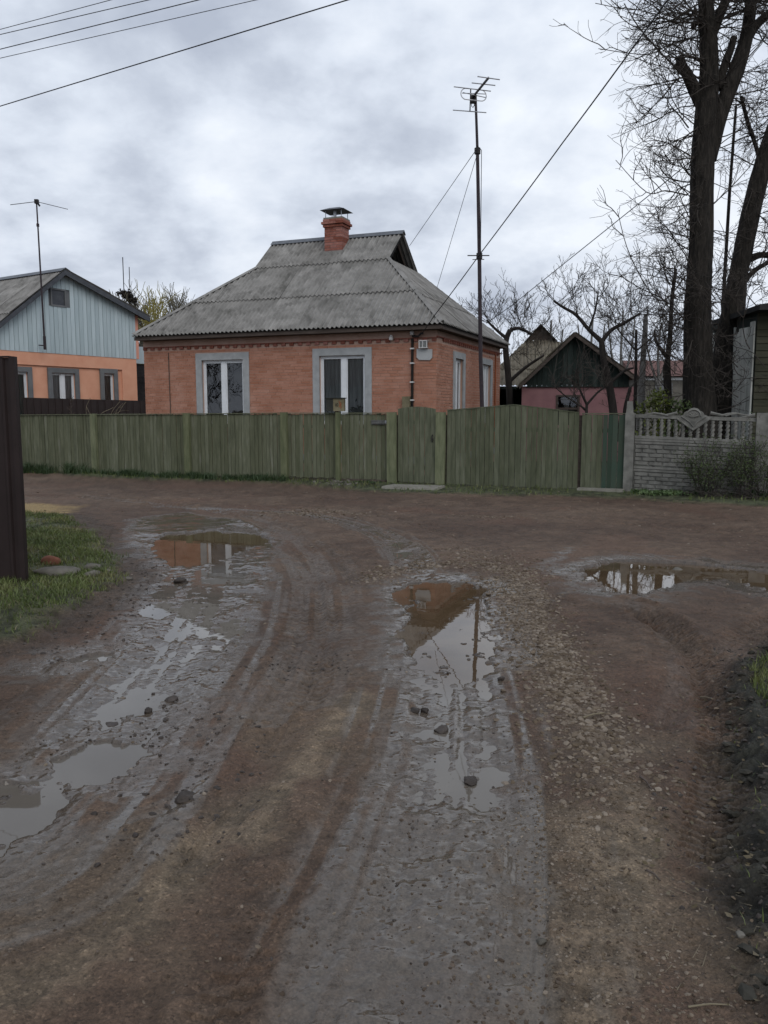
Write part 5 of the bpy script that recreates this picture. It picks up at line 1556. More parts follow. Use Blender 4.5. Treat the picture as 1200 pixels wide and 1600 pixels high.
# long arching side shoots, the visible ones on the sky side first
for (pts, w) in (([(1088, 130), (1062, 122), (1035, 152), (1003, 183)], 4), ([(1080, 125), (1040, 90), (1000, 45), (975, 5)], 4), ([(1074, 305), (1040, 298), (1010, 300), (962, 250)], 3), ([(1082, 90), (1050, 70), (1010, 85), (935, 76)], 3),
                 ([(1076, 200), (1050, 170), (1030, 185), (995, 160)], 3), ([(1085, 20), (1050, -10), (1000, 15), (930, 5)], 3), ([(1072, 430), (1030, 470), (985, 400), (965, 330)], 3), ([(1070, 500), (1040, 470), (1000, 450), (968, 430)], 3)):
    Q, _ = limb_px(mb, [(u, v, w * (1 - 0.2 * i)) for i, (u, v) in enumerate(pts)], TY - 0.3, 5)
    for q in Q[2::2]:
        sprout(mb, trng, q, Vector((trng.uniform(-1, 0.1), trng.uniform(-.7, .7), trng.uniform(-0.4, 0.9))), trng.uniform(0.5, 1.1), 0.011, 1, 6, jit=0.2, up=0.04)
for i in range(225):
    q = trng.random() ** 0.8
    if trng.random() < 0.62:
        k_ = int(q * (len(trunkQ) - 12)) + 8; src = trunkQ[min(k_, len(trunkQ) - 1)]; side = -1 if trng.random() < 0.72 else 1
    else:
        src = trng.choice(forkQ[3:] + f2 + f3); side = trng.choice((-1, 1, 1))
    d = Vector((side * trng.uniform(0.6, 1.0), trng.uniform(-0.8, 0.8), trng.uniform(-0.35, 0.7)))
    sprout(mb, trng, src, d, trng.uniform(1.0, 2.0), trng.uniform(0.011, 0.019), 2, 6, jit=0.17, up=0.05 * trng.choice((-1, 1, 1)), spread=0.9, rmin=0.0036)
mb.build('crown', M['twig'], big)

WSC = 1.02
base = at(1128, 690, TY + 0.9); base.z = 0
lean = thing('leaning_tree', 'dark bare tree leaning out to the right beside the huge old trunk', 'tree', base)
INV = Matrix.Translation(-base)
mb = MB(INV)
leanQ, _ = limb_px(mb, [(1122, 760, 60), (1126, 690, 50), (1130, 620, 46), (1137, 560, 42), (1144, 500, 36), (1153, 430, 27), (1165, 370, 27), (1178, 310, 27), (1195, 250, 26), (1215, 190, 24), (1240, 110, 20), (1265, 10, 14), (1280, -100, 8)], TY + 0.9, 14, 0.07, trng)
l2, _ = limb_px(mb, [(1170, 405, 12), (1190, 398, 9), (1215, 402, 8)], TY + 0.9, 8, 0.05, trng)
l3, _ = limb_px(mb, [(1163, 440, 9), (1180, 422, 7), (1210, 405, 6)], TY + 0.9, 8)
l4, _ = limb_px(mb, [(1190, 260, 8), (1180, 225, 6), (1168, 190, 6), (1158, 150, 5)], TY + 0.9, 8)
mb.build('trunk', M['bark'], lean, smooth=True)
mb = MB(INV)
for i in range(75):
    src = trng.choice(leanQ[10:] + leanQ[14:] + l2 + l3 + l4)
    d = Vector((trng.uniform(-1, 1), trng.uniform(-0.7, 0.8), trng.uniform(-0.5, 0.8)))
    sprout(mb, trng, src, d, trng.uniform(0.8, 1.8), trng.uniform(0.01, 0.018), 2, 6, jit=0.22, up=0.02)
for i in range(26):                     # tangled shoots low down in front of the boarded house
    src = at(trng.uniform(1110, 1195), trng.uniform(440, 640), TY - 0.8)
    sprout(mb, trng, src, Vector((trng.uniform(-1, 1), trng.uniform(-0.5, 0.5), trng.uniform(-0.2, 1))), trng.uniform(0.7, 1.4), 0.012, 2, 5, jit=0.25, up=0.02)
mb.build('crown', M['twig'], lean)

WSC = 1.0
mast2 = thing('thin_pole', 'thin straight dark pole rising between the two big trunks', 'pole', (at(1124, 700, TY + 2).x, TY + 2, 0))
b = Vector(mast2.location); mb = MB()
mb.tube([Vector((0, 0, 0)), at(1130, 470, TY + 2) - b, at(1140, 300, TY + 2) - b, at(1150, 165, TY + 2) - b], 0.05, 0.03, n=6); mb.build('shaft', M['dark_bark'], mast2)


def bare_tree(name, label, limbs, Y, seeds, lev=2, L=(0.9, 1.6), kids=6, group=None, tm='dark_bark', cm='twig', upb=0.08, r=0.014, rmin=0.005, up_dir=0.6, per_limb=None, lat=1.0):
    u, v, *_ = limbs[0][0]
    base = at(u, v, Y); base.z = 0
    t = thing(name, label, 'tree', base, 0, group)
    INV = Matrix.Translation(-base)
    rng = random.Random(seeds)
    mb = MB(INV); Qs = []
    for li in limbs:
        Q, _ = limb_px(mb, li, Y, 8, 0.06, rng); Qs.append(Q)
    mb.build('trunk', M[tm], t, smooth=True)
    mb = MB(INV)
    for i, Q in enumerate(Qs):
        nsh = per_limb[i] if per_limb else 10
        for _ in range(nsh):
            src = rng.choice(Q[len(Q) // 3:])
            d = Vector((rng.uniform(-1, 1) * lat, rng.uniform(-0.8, 0.8), up_dir + rng.uniform(-0.5, 0.6)))
            sprout(mb, rng, src, d, rng.uniform(*L), r, lev, kids, jit=0.16, up=upb, rmin=rmin)
    mb.build('crown', M[cm], t)
    return t


bare_tree('fruit_tree', 'dark pruned fruit tree forking in front of the pink house', [
    [(962, 690, 15), (958, 640, 13), (952, 600, 12), (943, 560, 10), (940, 532, 9)],
    [(940, 534, 8), (920, 515, 6), (900, 492, 5), (880, 480, 4), (865, 470, 3)],
    [(940, 534, 7), (955, 516, 6), (975, 505, 5), (1000, 490, 3)],
    [(952, 600, 6), (975, 580, 4), (990, 575, 3)], [(975, 690, 8), (977, 640, 7), (985, 605, 5)],
    [(920, 515, 4), (930, 485, 3), (935, 455, 2)]], 18.9, 5, per_limb=[1, 10, 9, 3, 4, 6], L=(0.6, 1.25), upb=0.10, r=0.010, rmin=0.004)
bare_tree('young_tree', 'small slender bare tree low in front of the pink wall', [
    [(915, 690, 5), (916, 650, 4.5), (917, 630, 4)], [(917, 632, 4), (905, 605, 3), (900, 575, 2)], [(917, 632, 4), (935, 612, 3), (950, 602, 2)], [(916, 640, 3), (885, 620, 2), (862, 600, 1.5)]], 18.4, 15, lev=1, per_limb=[3, 8, 8, 8], L=(0.5, 1.0), r=0.009, upb=0.05)
bare_tree('pruned_tree', 'bare tree with a crooked pale limb behind the brick house gable end', [
    [(800, 690, 12), (795, 600, 10), (790, 540, 9), (797, 515, 7)], [(797, 515, 6), (812, 513, 5), (830, 522, 4)], [(793, 530, 6), (775, 515, 4), (760, 500, 3)], [(792, 600, 6), (820, 575, 5), (850, 555, 3)]], 28.5, 25, per_limb=[6, 9, 9, 6], L=(0.9, 1.8), r=0.012, rmin=0.006, upb=0.12)
WSC = 0.75
bare_tree('orchard_tree', 'slim dark orchard tree left of the grey pruned stem', [
    [(990, 690, 8), (993, 600, 7), (994, 545, 6), (994, 515, 5)], [(994, 548, 4), (1010, 535, 3), (1025, 520, 2)], [(994, 548, 4), (978, 530, 3), (965, 515, 2)]], 21.5, 35, per_limb=[5, 4, 4], L=(0.8, 1.4), r=0.010, rmin=0.0045, upb=0.1)
WSC = 1.0
bare_tree('thin_trunked_tree', 'dark slender tree with a bent side limb close to the left of the huge trunk', [
    [(1046, 690, 13), (1044, 610, 11), (1043, 565, 9), (1047, 520, 7), (1050, 470, 6), (1056, 420, 5)], [(1043, 560, 6), (1032, 545, 5), (1024, 530, 4), (1023, 515, 3)], [(1046, 640, 8), (1040, 600, 6), (1038, 570, 4)]], 20.0, 45, per_limb=[20, 7, 3], r=0.011, rmin=0.0042, L=(0.8, 1.7), kids=7, upb=0.02, up_dir=0.2)
gp = thing('lopped_trunk', 'grey lopped trunk without branches standing between the bare trees', 'tree', (at(1004, 690, 23).x, 23, 0))
b = Vector(gp.location); mb = MB(Matrix.Translation(-b)); limb_px(mb, [(1001, 690, 12), (1003, 620, 10), (1005, 560, 8.5), (1008, 520, 8), (1009, 491, 6.5)], 23, 10, 0.06, trng); mb.build('trunk', M['grey_trunk'], gp, smooth=True)
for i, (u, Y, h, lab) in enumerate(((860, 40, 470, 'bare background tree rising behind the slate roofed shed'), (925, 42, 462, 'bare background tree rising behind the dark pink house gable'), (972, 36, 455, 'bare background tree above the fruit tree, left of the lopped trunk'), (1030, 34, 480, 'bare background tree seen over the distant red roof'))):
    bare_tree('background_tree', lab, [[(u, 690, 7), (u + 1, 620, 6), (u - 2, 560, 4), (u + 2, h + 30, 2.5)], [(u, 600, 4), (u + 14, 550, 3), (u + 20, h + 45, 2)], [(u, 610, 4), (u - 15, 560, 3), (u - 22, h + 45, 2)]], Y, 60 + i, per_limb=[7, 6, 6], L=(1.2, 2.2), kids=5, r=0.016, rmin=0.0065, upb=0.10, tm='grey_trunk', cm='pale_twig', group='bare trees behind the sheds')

for i, (x, y, lab) in enumerate(((-23, 12, 'bare yard tree mirrored in the left front window'), (-26, 15, 'broad bare yard tree farther out mirrored in the left front window'), (-21, 15.5, 'small bare yard tree mirrored at the edge of the left front window'))):
    t = thing('yard_tree', lab, 'tree', (x, y, 0)); rng = random.Random(300 + i)
    mb = MB(); mb.tube([(0, 0, 0), (0.1, 0, 2), (0, 0.1, 4.5)], 0.25, 0.12, n=7); mb.build('trunk', M['dark_bark'], t, smooth=True)
    mb = MB()
    for _ in range(26): sprout(mb, rng, (0, 0, rng.uniform(1.5, 4.5)), (rng.uniform(-1, 1), rng.uniform(-1, 1), rng.uniform(0.2, 1)), rng.uniform(2.0, 3.6), 0.05, 2, 6, rmin=0.012)
    mb.build('crown', M['twig'], t)

# far trees over the left roofs
for i, (u, v, Y, w, cm, lab, nm) in enumerate(((198, 486, 62, 24, 'far_twig', 'far bare tree with dark clumps just right of the blue gable', 'far_tree'), (222, 480, 64, 26, 'far_twig', 'far pale bare tree left of the yellow willow', 'far_tree'), (247, 470, 60, 30, 'willow', 'far willow with yellowish spring shoots above the brick house eave', 'willow_tree'), (278, 474, 63, 24, 'far_twig', 'far pale bare tree right of the yellow willow touching the roof slope', 'far_tree'), (305, 500, 66, 24, 'far_twig', 'far bare tree half hidden by the hipped roof', 'far_tree'))):
    base = at(u, 600, Y); base.z = 0
    t = thing(nm, lab, 'tree', base, 0, 'far trees over the left roofs')
    rng = random.Random(90 + i); top = at(u, v - 8, Y).z
    mb = MB(); mb.tube([(0, 0, 0), (0.1, 0, top * 0.5), (0, 0, top * 0.8)], 0.28, 0.1, n=6); mb.build('trunk', M['grey_trunk'], t)
    mb = MB()
    for _ in range(175):
        z = rng.uniform(0.25, 0.9) * top
        a = rng.uniform(0, 6.28); rr_ = w / 2 * Y / FPX * (1.2 - 0.5 * z / top)
        src = Vector((math.cos(a) * rr_ * rng.random() * 0.8, math.sin(a) * rr_ * rng.random() * 0.8, z))
        sprout(mb, rng, src, Vector((math.cos(a) * 0.45, math.sin(a) * 0.45, 1)), rng.uniform(1.0, 2.3), 0.03, 1, 7, jit=0.12, up=0.04, spread=0.5, rmin=0.016)
    mb.build('crown', M[cm], t)
    if i == 0:
        mb = MB()
        for q in range(7):
            c = Vector((rng.uniform(-0.9, 0.7), rng.uniform(-.3, .3), top + rng.uniform(-0.3, 1.0) - 0.1))
            for _ in range(60):
                d = Vector((rng.gauss(0, 1), rng.gauss(0, 1), rng.gauss(0, .6))).normalized() * rng.uniform(0.1, 0.42)
                s = 0.11; e = Vector((rng.gauss(0, 1), rng.gauss(0, 1), rng.gauss(0, 1))).normalized() * s; f_ = Vector((rng.gauss(0, 1), rng.gauss(0, 1), rng.gauss(0, 1))).normalized() * s
                mb.add([c + d - e, c + d + f_, c + d + e, c + d - f_], [(0, 1, 2, 3)])
        mb.tube([(0.05, 0, top - 1.5), (0.05, 0, top + 3.5)], 0.035, n=4); mb.tube([(0.5, 0, top - 1.5), (0.5, 0, top + 2.8)], 0.03, n=4)
        mb.build('mistletoe', M['dark_bark'], t)

# ------------------------------------------------------------------ shrubs and leaves
def leafy(mb, rng, c, rad, n, s, up=0.3):
    c = Vector(c)
    for _ in range(n):
        d = Vector((rng.gauss(0, 0.5) * rad[0], rng.gauss(0, 0.5) * rad[1], rng.gauss(0, 0.5) * rad[2]))
        a = Vector((rng.gauss(0, 1), rng.gauss(0, 1), rng.gauss(up, 1))).normalized() * s * rng.uniform(0.6, 1.3)
        b_ = a.cross(Vector((rng.gauss(0, 1), rng.gauss(0, 1), rng.gauss(0, 1)))).normalized() * s * 0.45
        mb.rnd = rng.random()
        mb.add([c + d - a, c + d + b_, c + d + a, c + d - b_], [(0, 1, 2, 3)])


srng = random.Random(14)
tb = at(1022, 690, 18.6); tb.z = 0
th = thing('golden_shrub', 'yellow green evergreen shrub showing above the balusters beside the tall trunk', 'shrub', tb)
mb = MB()
for _ in range(46):
    z = srng.uniform(0.7, 2.02); r_ = 0.56 * (1 - (max(0, z - 1.2) / 1.1) ** 2)
    a = srng.uniform(0, 6.28); leafy(mb, srng, (math.cos(a) * r_ * srng.random(), math.sin(a) * r_ * srng.random(), z), (0.17, 0.17, 0.15), 42, 0.042, 0.8)
mb.build('foliage', M['thuja'], th)
mb = MB(); mb.tube([(0, 0, 0), (0.03, 0, 1.0)], 0.04, 0.02, n=6); mb.build('stem', M['dark_bark'], th)
tb = at(1052, 690, 18.2); tb.z = 0
th = thing('broadleaf_shrub', 'small dull green leafy shrub at the foot of the huge trunk', 'shrub', tb)
mb = MB()
for _ in range(16): leafy(mb, srng, (srng.uniform(-0.3, 0.3), srng.uniform(-0.2, 0.2), srng.uniform(0.9, 1.9)), (0.14, 0.14, 0.12), 26, 0.05)
mb.build('foliage', M['leaf'], th)
mb = MB()
for _ in range(6): mb.tube([(srng.uniform(-.1, .1), 0, 0), (srng.uniform(-0.3, 0.3), srng.uniform(-.2, .2), srng.uniform(1.2, 1.8))], 0.012, 0.006, n=4)
mb.build('stem', M['dark_bark'], th)
# big straggling bush in front of the concrete fence
for u0, w, h, dens, lab, nm in ((1108, 0.55, 1.05, 30, 'straggling bush with small spring leaves in front of the concrete fence', 'bush'), (1160, 0.40, 1.35, 18, 'taller thin bush climbing past the balusters near the right concrete post', 'bush'), (1196, 0.35, 1.1, 18, 'leafy bush in front of the right concrete post at the frame edge', 'bush')):
    p = hit_plane(u0, 760, fen(0, -0.45), SY); p.z = 0.02
    t = thing(nm, lab, 'shrub', p, 0, 'bushes in front of the concrete fence')
    ms = MB(); ml = MB()
    for _ in range(dens):
        a = srng.uniform(0, 6.28)
        d = Vector((math.cos(a) * 0.5, math.sin(a) * 0.3, 1.2)); Lh = h * srng.uniform(0.55, 1.1)
        pts = wander(srng, (math.cos(a) * w * 0.4 * srng.random(), math.sin(a) * 0.15, 0), d, Lh, 6, 0.14, 0.04)
        ms.tube(pts, 0.008, 0.003, n=3, cap=False)
        for q in pts[2:]:
            leafy(ml, srng, q, (0.10, 0.08, 0.10), 9, 0.022)
            if srng.random() < 0.6:
                p2 = wander(srng, q, (srng.uniform(-1, 1), srng.uniform(-1, 1), 0.7), 0.3, 4, 0.2, 0.02); ms.tube(p2, 0.005, 0.003, n=3, cap=False)
                leafy(ml, srng, p2[-1], (0.07, 0.06, 0.07), 8, 0.02)
    for _ in range(30):                  # dead stems fallen over at the foot
        a = srng.uniform(0, 6.28); pts = wander(srng, (srng.uniform(-w, w), srng.uniform(-0.3, 0.2), 0.02), (math.cos(a), math.sin(a) * .5, srng.uniform(0.1, 0.5)), srng.uniform(0.3, 0.7), 5, 0.15, -0.06)
        ms.tube(pts, 0.006, 0.003, n=3, cap=False)
    ms.build('stem', M['twig'], t); ml.build('foliage', M['leaf'], t)
# weeds at the fence foot
mb = MB()
for _ in range(26):
    p = hit_plane(srng.uniform(990, 1070), 775, fen(0, srng.uniform(-0.55, -0.1)), SY); p.z = 0.05
    leafy(mb, srng, p, (0.16, 0.10, 0.04), 26, 0.05, 0.1)
tag(mb.build('nettles', M['weed']), kind='stuff')
# stray stems over the yard fence
for u, v1, lab in ((112, 622, 'dry weed stalk with side shoots against the dark brown yard fence'),):
    p = at(u, 650, 23.3); t = thing('weed_stalk', lab, 'plant', (p.x, p.y, 1.0)); mb = MB()
    mb.tube([(0, 0, 0), (0, 0, 1.0)], 0.012, 0.006, n=4)
    for _ in range(26): 
        z = srng.uniform(0.45, 1.0); mb.tube([(0, 0, z), (srng.uniform(-.2, .2) * (1.1 - z * .7), srng.uniform(-.1, .1), z + 0.1)], 0.008, 0.004, n=3)
    mb.build('stalk', M['eave_wood'], t)
p = at(165, 650, 23.0); t = thing('vine', 'bare vine arching over the fence top before the dark yard fence', 'plant', (p.x, p.y, 1.0)); mb = MB()
vr_ = random.Random(5)
for _ in range(9):
    s = vr_.uniform(-0.6, 0.3); pts = wander(vr_, (s, 0, 0.3), (vr_.uniform(-0.6, 1), 0, 0.8), vr_.uniform(0.5, 0.9), 6, 0.1, -0.12); mb.tube(pts, 0.010, 0.006, n=3, cap=False)
mb.build('stem', M['straw'], t)

# ------------------------------------------------------------------ aerial mast and wires
mb0 = hit_plane(752, 640, fen(0, 0.5), SY); MY = mb0.y
mast = thing('aerial_mast', 'tall thin rusty mast with a television aerial in front of the brick house', 'antenna', (at(752, 640, MY).x + 0.06, MY, 0))
B = Vector(mast.location)
mb = MB(); q = [Vector((0.03, 0, 0)), at(751, 560, MY) - B, at(749, 400, MY) - B, at(746, 236, MY) - B, at(743, 149, MY) - B]
mb.tube(q[:3], 0.045, 0.042, n=8); mb.tube(q[2:4], 0.040, 0.036, n=8); mb.tube(q[3:], 0.030, 0.026, n=8)
mb.build('pole', M['rust_pole'], mast)
mb = MB()
for p, w in ((q[2], 0.26), (q[3], 0.05)):
    mb.tube([p + Vector((-w, -0.05, 0)), p + Vector((w * 0.8, -0.05, 0.0))], 0.012, n=5); mb.tube([p + Vector((0, 0, -0.06)), p + Vector((0, 0, 0.06))], 0.065, n=8)
mb.tube([q[2] + Vector((-w * 3, -0.03, -0.08)), q[2] + Vector((0.1, -0.05, -0.08))], 0.01, n=4)
mb.build('bracket', M['dark_metal'], mast)
top = q[4]
bm0 = at(738.5, 152, MY - 0.15) - B; bm1 = at(763, 122, MY - 1.75) - B
mb = MB(); mb.tube([bm0, bm1], 0.026, n=6); mb.tube([top, (bm0 + bm1) / 2 * 0.3 + bm0 * 0.7], 0.03, n=6); mb.build('boom', M['dark_metal'], mast)
for (u0, v0, u1, v1, dy) in ((746, 119.5, 781, 124.5, 1.75), (737, 129.5, 774, 133.5, 1.35), (709, 135.5, 767, 142.5, 0.85), (707.5, 172, 760, 176, 0.2)):
    mb = MB(); mb.tube([at(u0, v0, MY - dy) - B, at(u1, v1, MY - dy) - B], 0.011, n=5); mb.build('element', M['alu'], mast)
mb = MB(); loop = []
for i in range(33):
    a = 2 * math.pi * i / 32; ca, sa = math.cos(a), math.sin(a)
    ex = 11.5 * (1 if ca > 0 else -1) + 8.3 * ca if abs(ca) > 0.02 else 0
    loop.append(at(740 + ex, 147.8 + 8.8 * sa + 0.10 * ex, MY - 0.55) - B)
mb.tube(loop, 0.011, n=5, cap=False)
mb.tube([at(722, 145.5, MY - .5) - B, at(760, 147, MY - .5) - B], 0.009, n=5); mb.tube([at(723, 144.5, MY - .5) - B, at(759, 152.5, MY - .5) - B], 0.009, n=5)
mb.build('folded_dipole', M['alu'], mast)
mb = MB(); mb.tube([at(735.5, 139, MY - .3) - B, at(734.3, 174, MY - .2) - B], 0.013, n=5); mb.build('reflector_arm', M['dark_metal'], mast)
mb = MB(); c = at(739.5, 155.5, MY - 0.2) - B; mb.box(c.x - 0.065, c.x + 0.065, c.y - 0.05, c.y + 0.05, c.z - 0.07, c.z + 0.07); mb.build('junction_box', M['dark_metal'], mast)
mb = MB(); mb.tube([at(736, 160, MY - .1) - B, at(737, 166, MY - .1) - B, at(739, 168, MY - .1) - B, at(741, 165, MY - .1) - B, at(741.5, 161, MY - .1) - B], 0.008, n=4); mb.tube([top + Vector((0.03, -0.04, -1.0)), q[3] + Vector((0.08, -0.05, 0)), q[2] + Vector((0.02, -0.06, 0))], 0.009, n=4); mb.build('lead', M['cable'], mast)


def wire(name, label, pts, r, group=None, sag=0.0, mt='cable'):
    P = [Vector(p) for p in pts]; out = []
    for a, b in zip(P[:-1], P[1:]):
        for i in range(10):
            t = i / 10; out.append(a.lerp(b, t) - Vector((0, 0, sag * 4 * t * (1 - t))))
    out.append(P[-1]); o = out[0]
    mb = MB(); mb.tube([p - o for p in out], r, n=5)
    w = mb.build(name, M[mt]); w.location = o
    return tag(w, label, 'wire', group)


def zpt(u, v, z):
    d = ray(u, v); return Vector((0, 0, EYE)) + d * ((z - EYE) / d.z)


for (v0, u1, z, r, lab) in ((46, 173, 8.6, 0.006, 'topmost thin overhead wire in the upper left corner'), (54, 232, 8.6, 0.007, 'second overhead wire from the top in the upper left corner'), (77, 310, 8.3, 0.008, 'third overhead wire from the top in the upper left corner'),
                        (91, 400, 8.3, 0.006, 'fourth overhead wire from the top, next above the long lowest one'), (166, 543, 7.2, 0.009, 'lowest and longest overhead wire crossing the upper left sky')):
    a, b = zpt(0, v0, z), zpt(u1, 0, z); d = b - a
    wire('overhead_wire', lab, [a - d * 2.2, a, b, b + d * 1.2], r, 'overhead wires at the upper left')
hb = HC + SX * -0.33 + SY * -0.17 + Vector((0, 0, 3.56))
wire('service_cable', 'thick service cable running from the house corner past the mast to the upper right', [hb, at(678, 494, 19.6), at(748.5, 399, MY - 0.08), at(880, 222, 14.4), at(1043, 0, 10.9), at(1160, -170, 9.2)], 0.011, sag=0.012)
wire('thin_line', 'thin line from behind the brick house up to the huge old tree', [at(760, 505, 27), at(800, 477, 25.5), at(1012, 307, 20), at(1088, 245, TY)], 0.011)
wire('guy_wire', 'left guy wire from the aerial mast to the roof ridge', [at(744, 234, MY), at(640, 384, 23.9)], 0.007, 'guy wires of the aerial mast')
wire('guy_wire', 'right guy wire from the aerial mast to the roof hip', [at(744, 246, MY), at(683, 449, 22.2)], 0.006, 'guy wires of the aerial mast')

# ------------------------------------------------------------------ grass
def scatter(poly, n, seed):
    r = np.random.RandomState(seed); P = np.array(poly); lo, hi = P.min(0), P.max(0)
    xs = r.uniform(lo[0], hi[0], n).astype(np.float32); ys = r.uniform(lo[1], hi[1], n).astype(np.float32)
    d = poly_sd(xs, ys, poly)
    return xs, ys, d, r


def blades(name, xs, ys, h, w, mt, r, lean=0.5):
    n = len(xs); z = soil_height(xs[None, :], ys[None, :])[0][0] - 0.004
    a = r.uniform(0, 2 * math.pi, n); bx, by = np.cos(a), np.sin(a); l = r.uniform(0.1, 1.0, n) * lean * h
    la = r.uniform(0, 2 * math.pi, n); lx, ly = np.cos(la) * l, np.sin(la) * l
    v = np.zeros((n, 5, 3), np.float32)
    for k, (t, ww) in enumerate(((0, 1), (0, -1), (0.55, 0.8), (0.55, -0.8), (1, 0))):
        v[:, k, 0] = xs + bx * w * ww + lx * t ** 2; v[:, k, 1] = ys + by * w * ww + ly * t ** 2; v[:, k, 2] = z + h * t * (1 - 0.18 * lean * t)
    i = np.arange(n)[:, None] * 5
    f = np.concatenate([i + np.array([[0, 1, 3]]), i + np.array([[0, 3, 2]]), i + np.array([[2, 3, 4]])], 0)
    o = mesh_np(name, v.reshape(-1, 3), f, mt, attrs={'rnd': np.repeat(r.rand(n), 5)})
    return tag(o, kind='stuff')


xs, ys, d, r = scatter([p for p in GRASS_PATCH], 110000, 3)
nz = fbm(xs, ys, 1.7, 3, 61); keep = (d + (fbm(xs, ys, 3.2, 4, 5) - 0.5) * 0.5 < -0.02) & (r.rand(len(xs)) < sstep(0.30, 0.55, nz) * 0.9 + 0.12) & (xs > -9) & (r.rand(len(xs)) < sstep(0.0, 0.35, -d) + 0.1)
xs, ys, nz = xs[keep], ys[keep], nz[keep]
blades('grass', xs, ys, r.uniform(0.025, 0.075, len(xs)) * (0.6 + nz), r.uniform(0.0025, 0.005, len(xs)), M['grass'], r, 0.9)
k = r.rand(len(xs)) < 0.16
blades('dead_grass', xs[k] + 0.006, ys[k], r.uniform(0.02, 0.07, k.sum()), r.uniform(0.002, 0.004, k.sum()), M['straw'], r, 1.6)
xs, ys, d, r = scatter(VERGE, 120000, 4)
fx = (xs - FENCE0.x) * SX.x + (ys - FENCE0.y) * SX.y; fy = (xs - FENCE0.x) * SY.x + (ys - FENCE0.y) * SY.y
nz = fbm(xs, ys, 1.5, 3, 71); keep = (fy < -0.02) & (d < 0.0) & (fx > -13) & (fx < 9.5) & (r.rand(len(xs)) < sstep(0.25, 0.5, nz) * 0.9 + 0.1)
xs, ys = xs[keep], ys[keep]
blades('verge_grass', xs, ys, r.uniform(0.035, 0.11, len(xs)), r.uniform(0.004, 0.009, len(xs)), M['grass'], r, 0.9)
# clumps of bulb leaves along the foot of the fence
r = np.random.RandomState(9); X_, Y_, H_ = [], [], []
for u0, u1, n, hh in ((-60, 145, 80, 0.40), (145, 200, 14, 0.24), (195, 300, 40, 0.24), (300, 365, 24, 0.24), (370, 447, 34, 0.22), (560, 600, 5, 0.1), (1090, 1200, 10, 0.25)):
    for _ in range(n):
        p = hit_plane(r.uniform(u0, u1), 740, fen(0, -r.uniform(0.16, 0.48)), SY)
        m = r.randint(16, 34); X_.append(p.x + r.normal(0, 0.05, m)); Y_.append(p.y + r.normal(0, 0.05, m)); H_.append(hh * r.uniform(0.45, 1.0) * r.uniform(0.6, 1.1, m))
xs, ys, hh = (np.concatenate(q).astype(np.float32) for q in (X_, Y_, H_))
blades('bulb_clumps', xs, ys, hh, np.full(len(xs), 0.008), M['tuft'], r, 0.8)
xs, ys, d, r = scatter(gpoly([(1172, 1050), (1200, 1030), (1290, 1020), (1290, 1115), (1200, 1108), (1176, 1085)]), 3500, 8)
k = d < 0; xs, ys = xs[k], ys[k]
blades('edge_grass', xs, ys, r.uniform(0.03, 0.10, len(xs)), r.uniform(0.0018, 0.003, len(xs)), M['grass'], r, 0.9)
xs, ys, d, r = scatter(SOIL, 5000, 18)
k = (d < -0.05) & (ys < 7) & (r.rand(len(xs)) < 0.35); xs, ys = xs[k], ys[k]
blades('sparse_grass', xs, ys, r.uniform(0.015, 0.05, len(xs)), r.uniform(0.0015, 0.0025, len(xs)), M['grass'], r, 1.1)

# ------------------------------------------------------------------ gravel, clods and single stones
ICO = None
def ico():
    t = (1 + 5 ** 0.5) / 2
    v = np.array([(-1, t, 0), (1, t, 0), (-1, -t, 0), (1, -t, 0), (0, -1, t), (0, 1, t), (0, -1, -t), (0, 1, -t), (t, 0, -1), (t, 0, 1), (-t, 0, -1), (-t, 0, 1)], np.float32)
    v /= np.linalg.norm(v[0])
    f = np.array([(0, 11, 5), (0, 5, 1), (0, 1, 7), (0, 7, 10), (0, 10, 11), (1, 5, 9), (5, 11, 4), (11, 10, 2), (10, 7, 6), (7, 1, 8), (3, 9, 4), (3, 4, 2), (3, 2, 6), (3, 6, 8), (3, 8, 9), (4, 9, 5), (2, 4, 11), (6, 2, 10), (8, 6, 7), (9, 8, 1)], np.int32)
    return v, f
ICO = ico()


def pebbles(name, xs, ys, size, mt, seed, sink=0.42, flat=0.5, kind='stuff'):
    r = np.random.RandomState(seed); n = len(xs); V, Fc = ICO
    z = soil_height(np.asarray(xs)[None, :], np.asarray(ys)[None, :])[0][0]
    a = r.uniform(0, 6.28, n); c, s = np.cos(a), np.sin(a)
    v = V[None] * (1 + r.uniform(-0.22, 0.22, (n, 12, 1)))
    v = v * np.stack([size * r.uniform(0.75, 1.3, n), size * r.uniform(0.6, 1.0, n), size * flat * r.uniform(0.6, 1.1, n)], -1)[:, None, :]
    tl = r.uniform(-0.35, 0.35, n)[:, None]
    x2 = v[..., 0]; z2 = v[..., 2] + x2 * tl
    vx = x2 * c[:, None] - v[..., 1] * s[:, None] + np.asarray(xs)[:, None]; vy = x2 * s[:, None] + v[..., 1] * c[:, None] + np.asarray(ys)[:, None]
    vz = z2 + (z + size * flat * (0.5 - sink))[:, None]
    vv = np.stack([vx, vy, vz], -1).reshape(-1, 3)
    f = (np.arange(n)[:, None, None] * 12 + Fc[None]).reshape(-1, 3)
    return tag(mesh_np(name, vv, f, mt, attrs={'rnd': np.repeat(r.rand(n), 12)}), kind=kind)


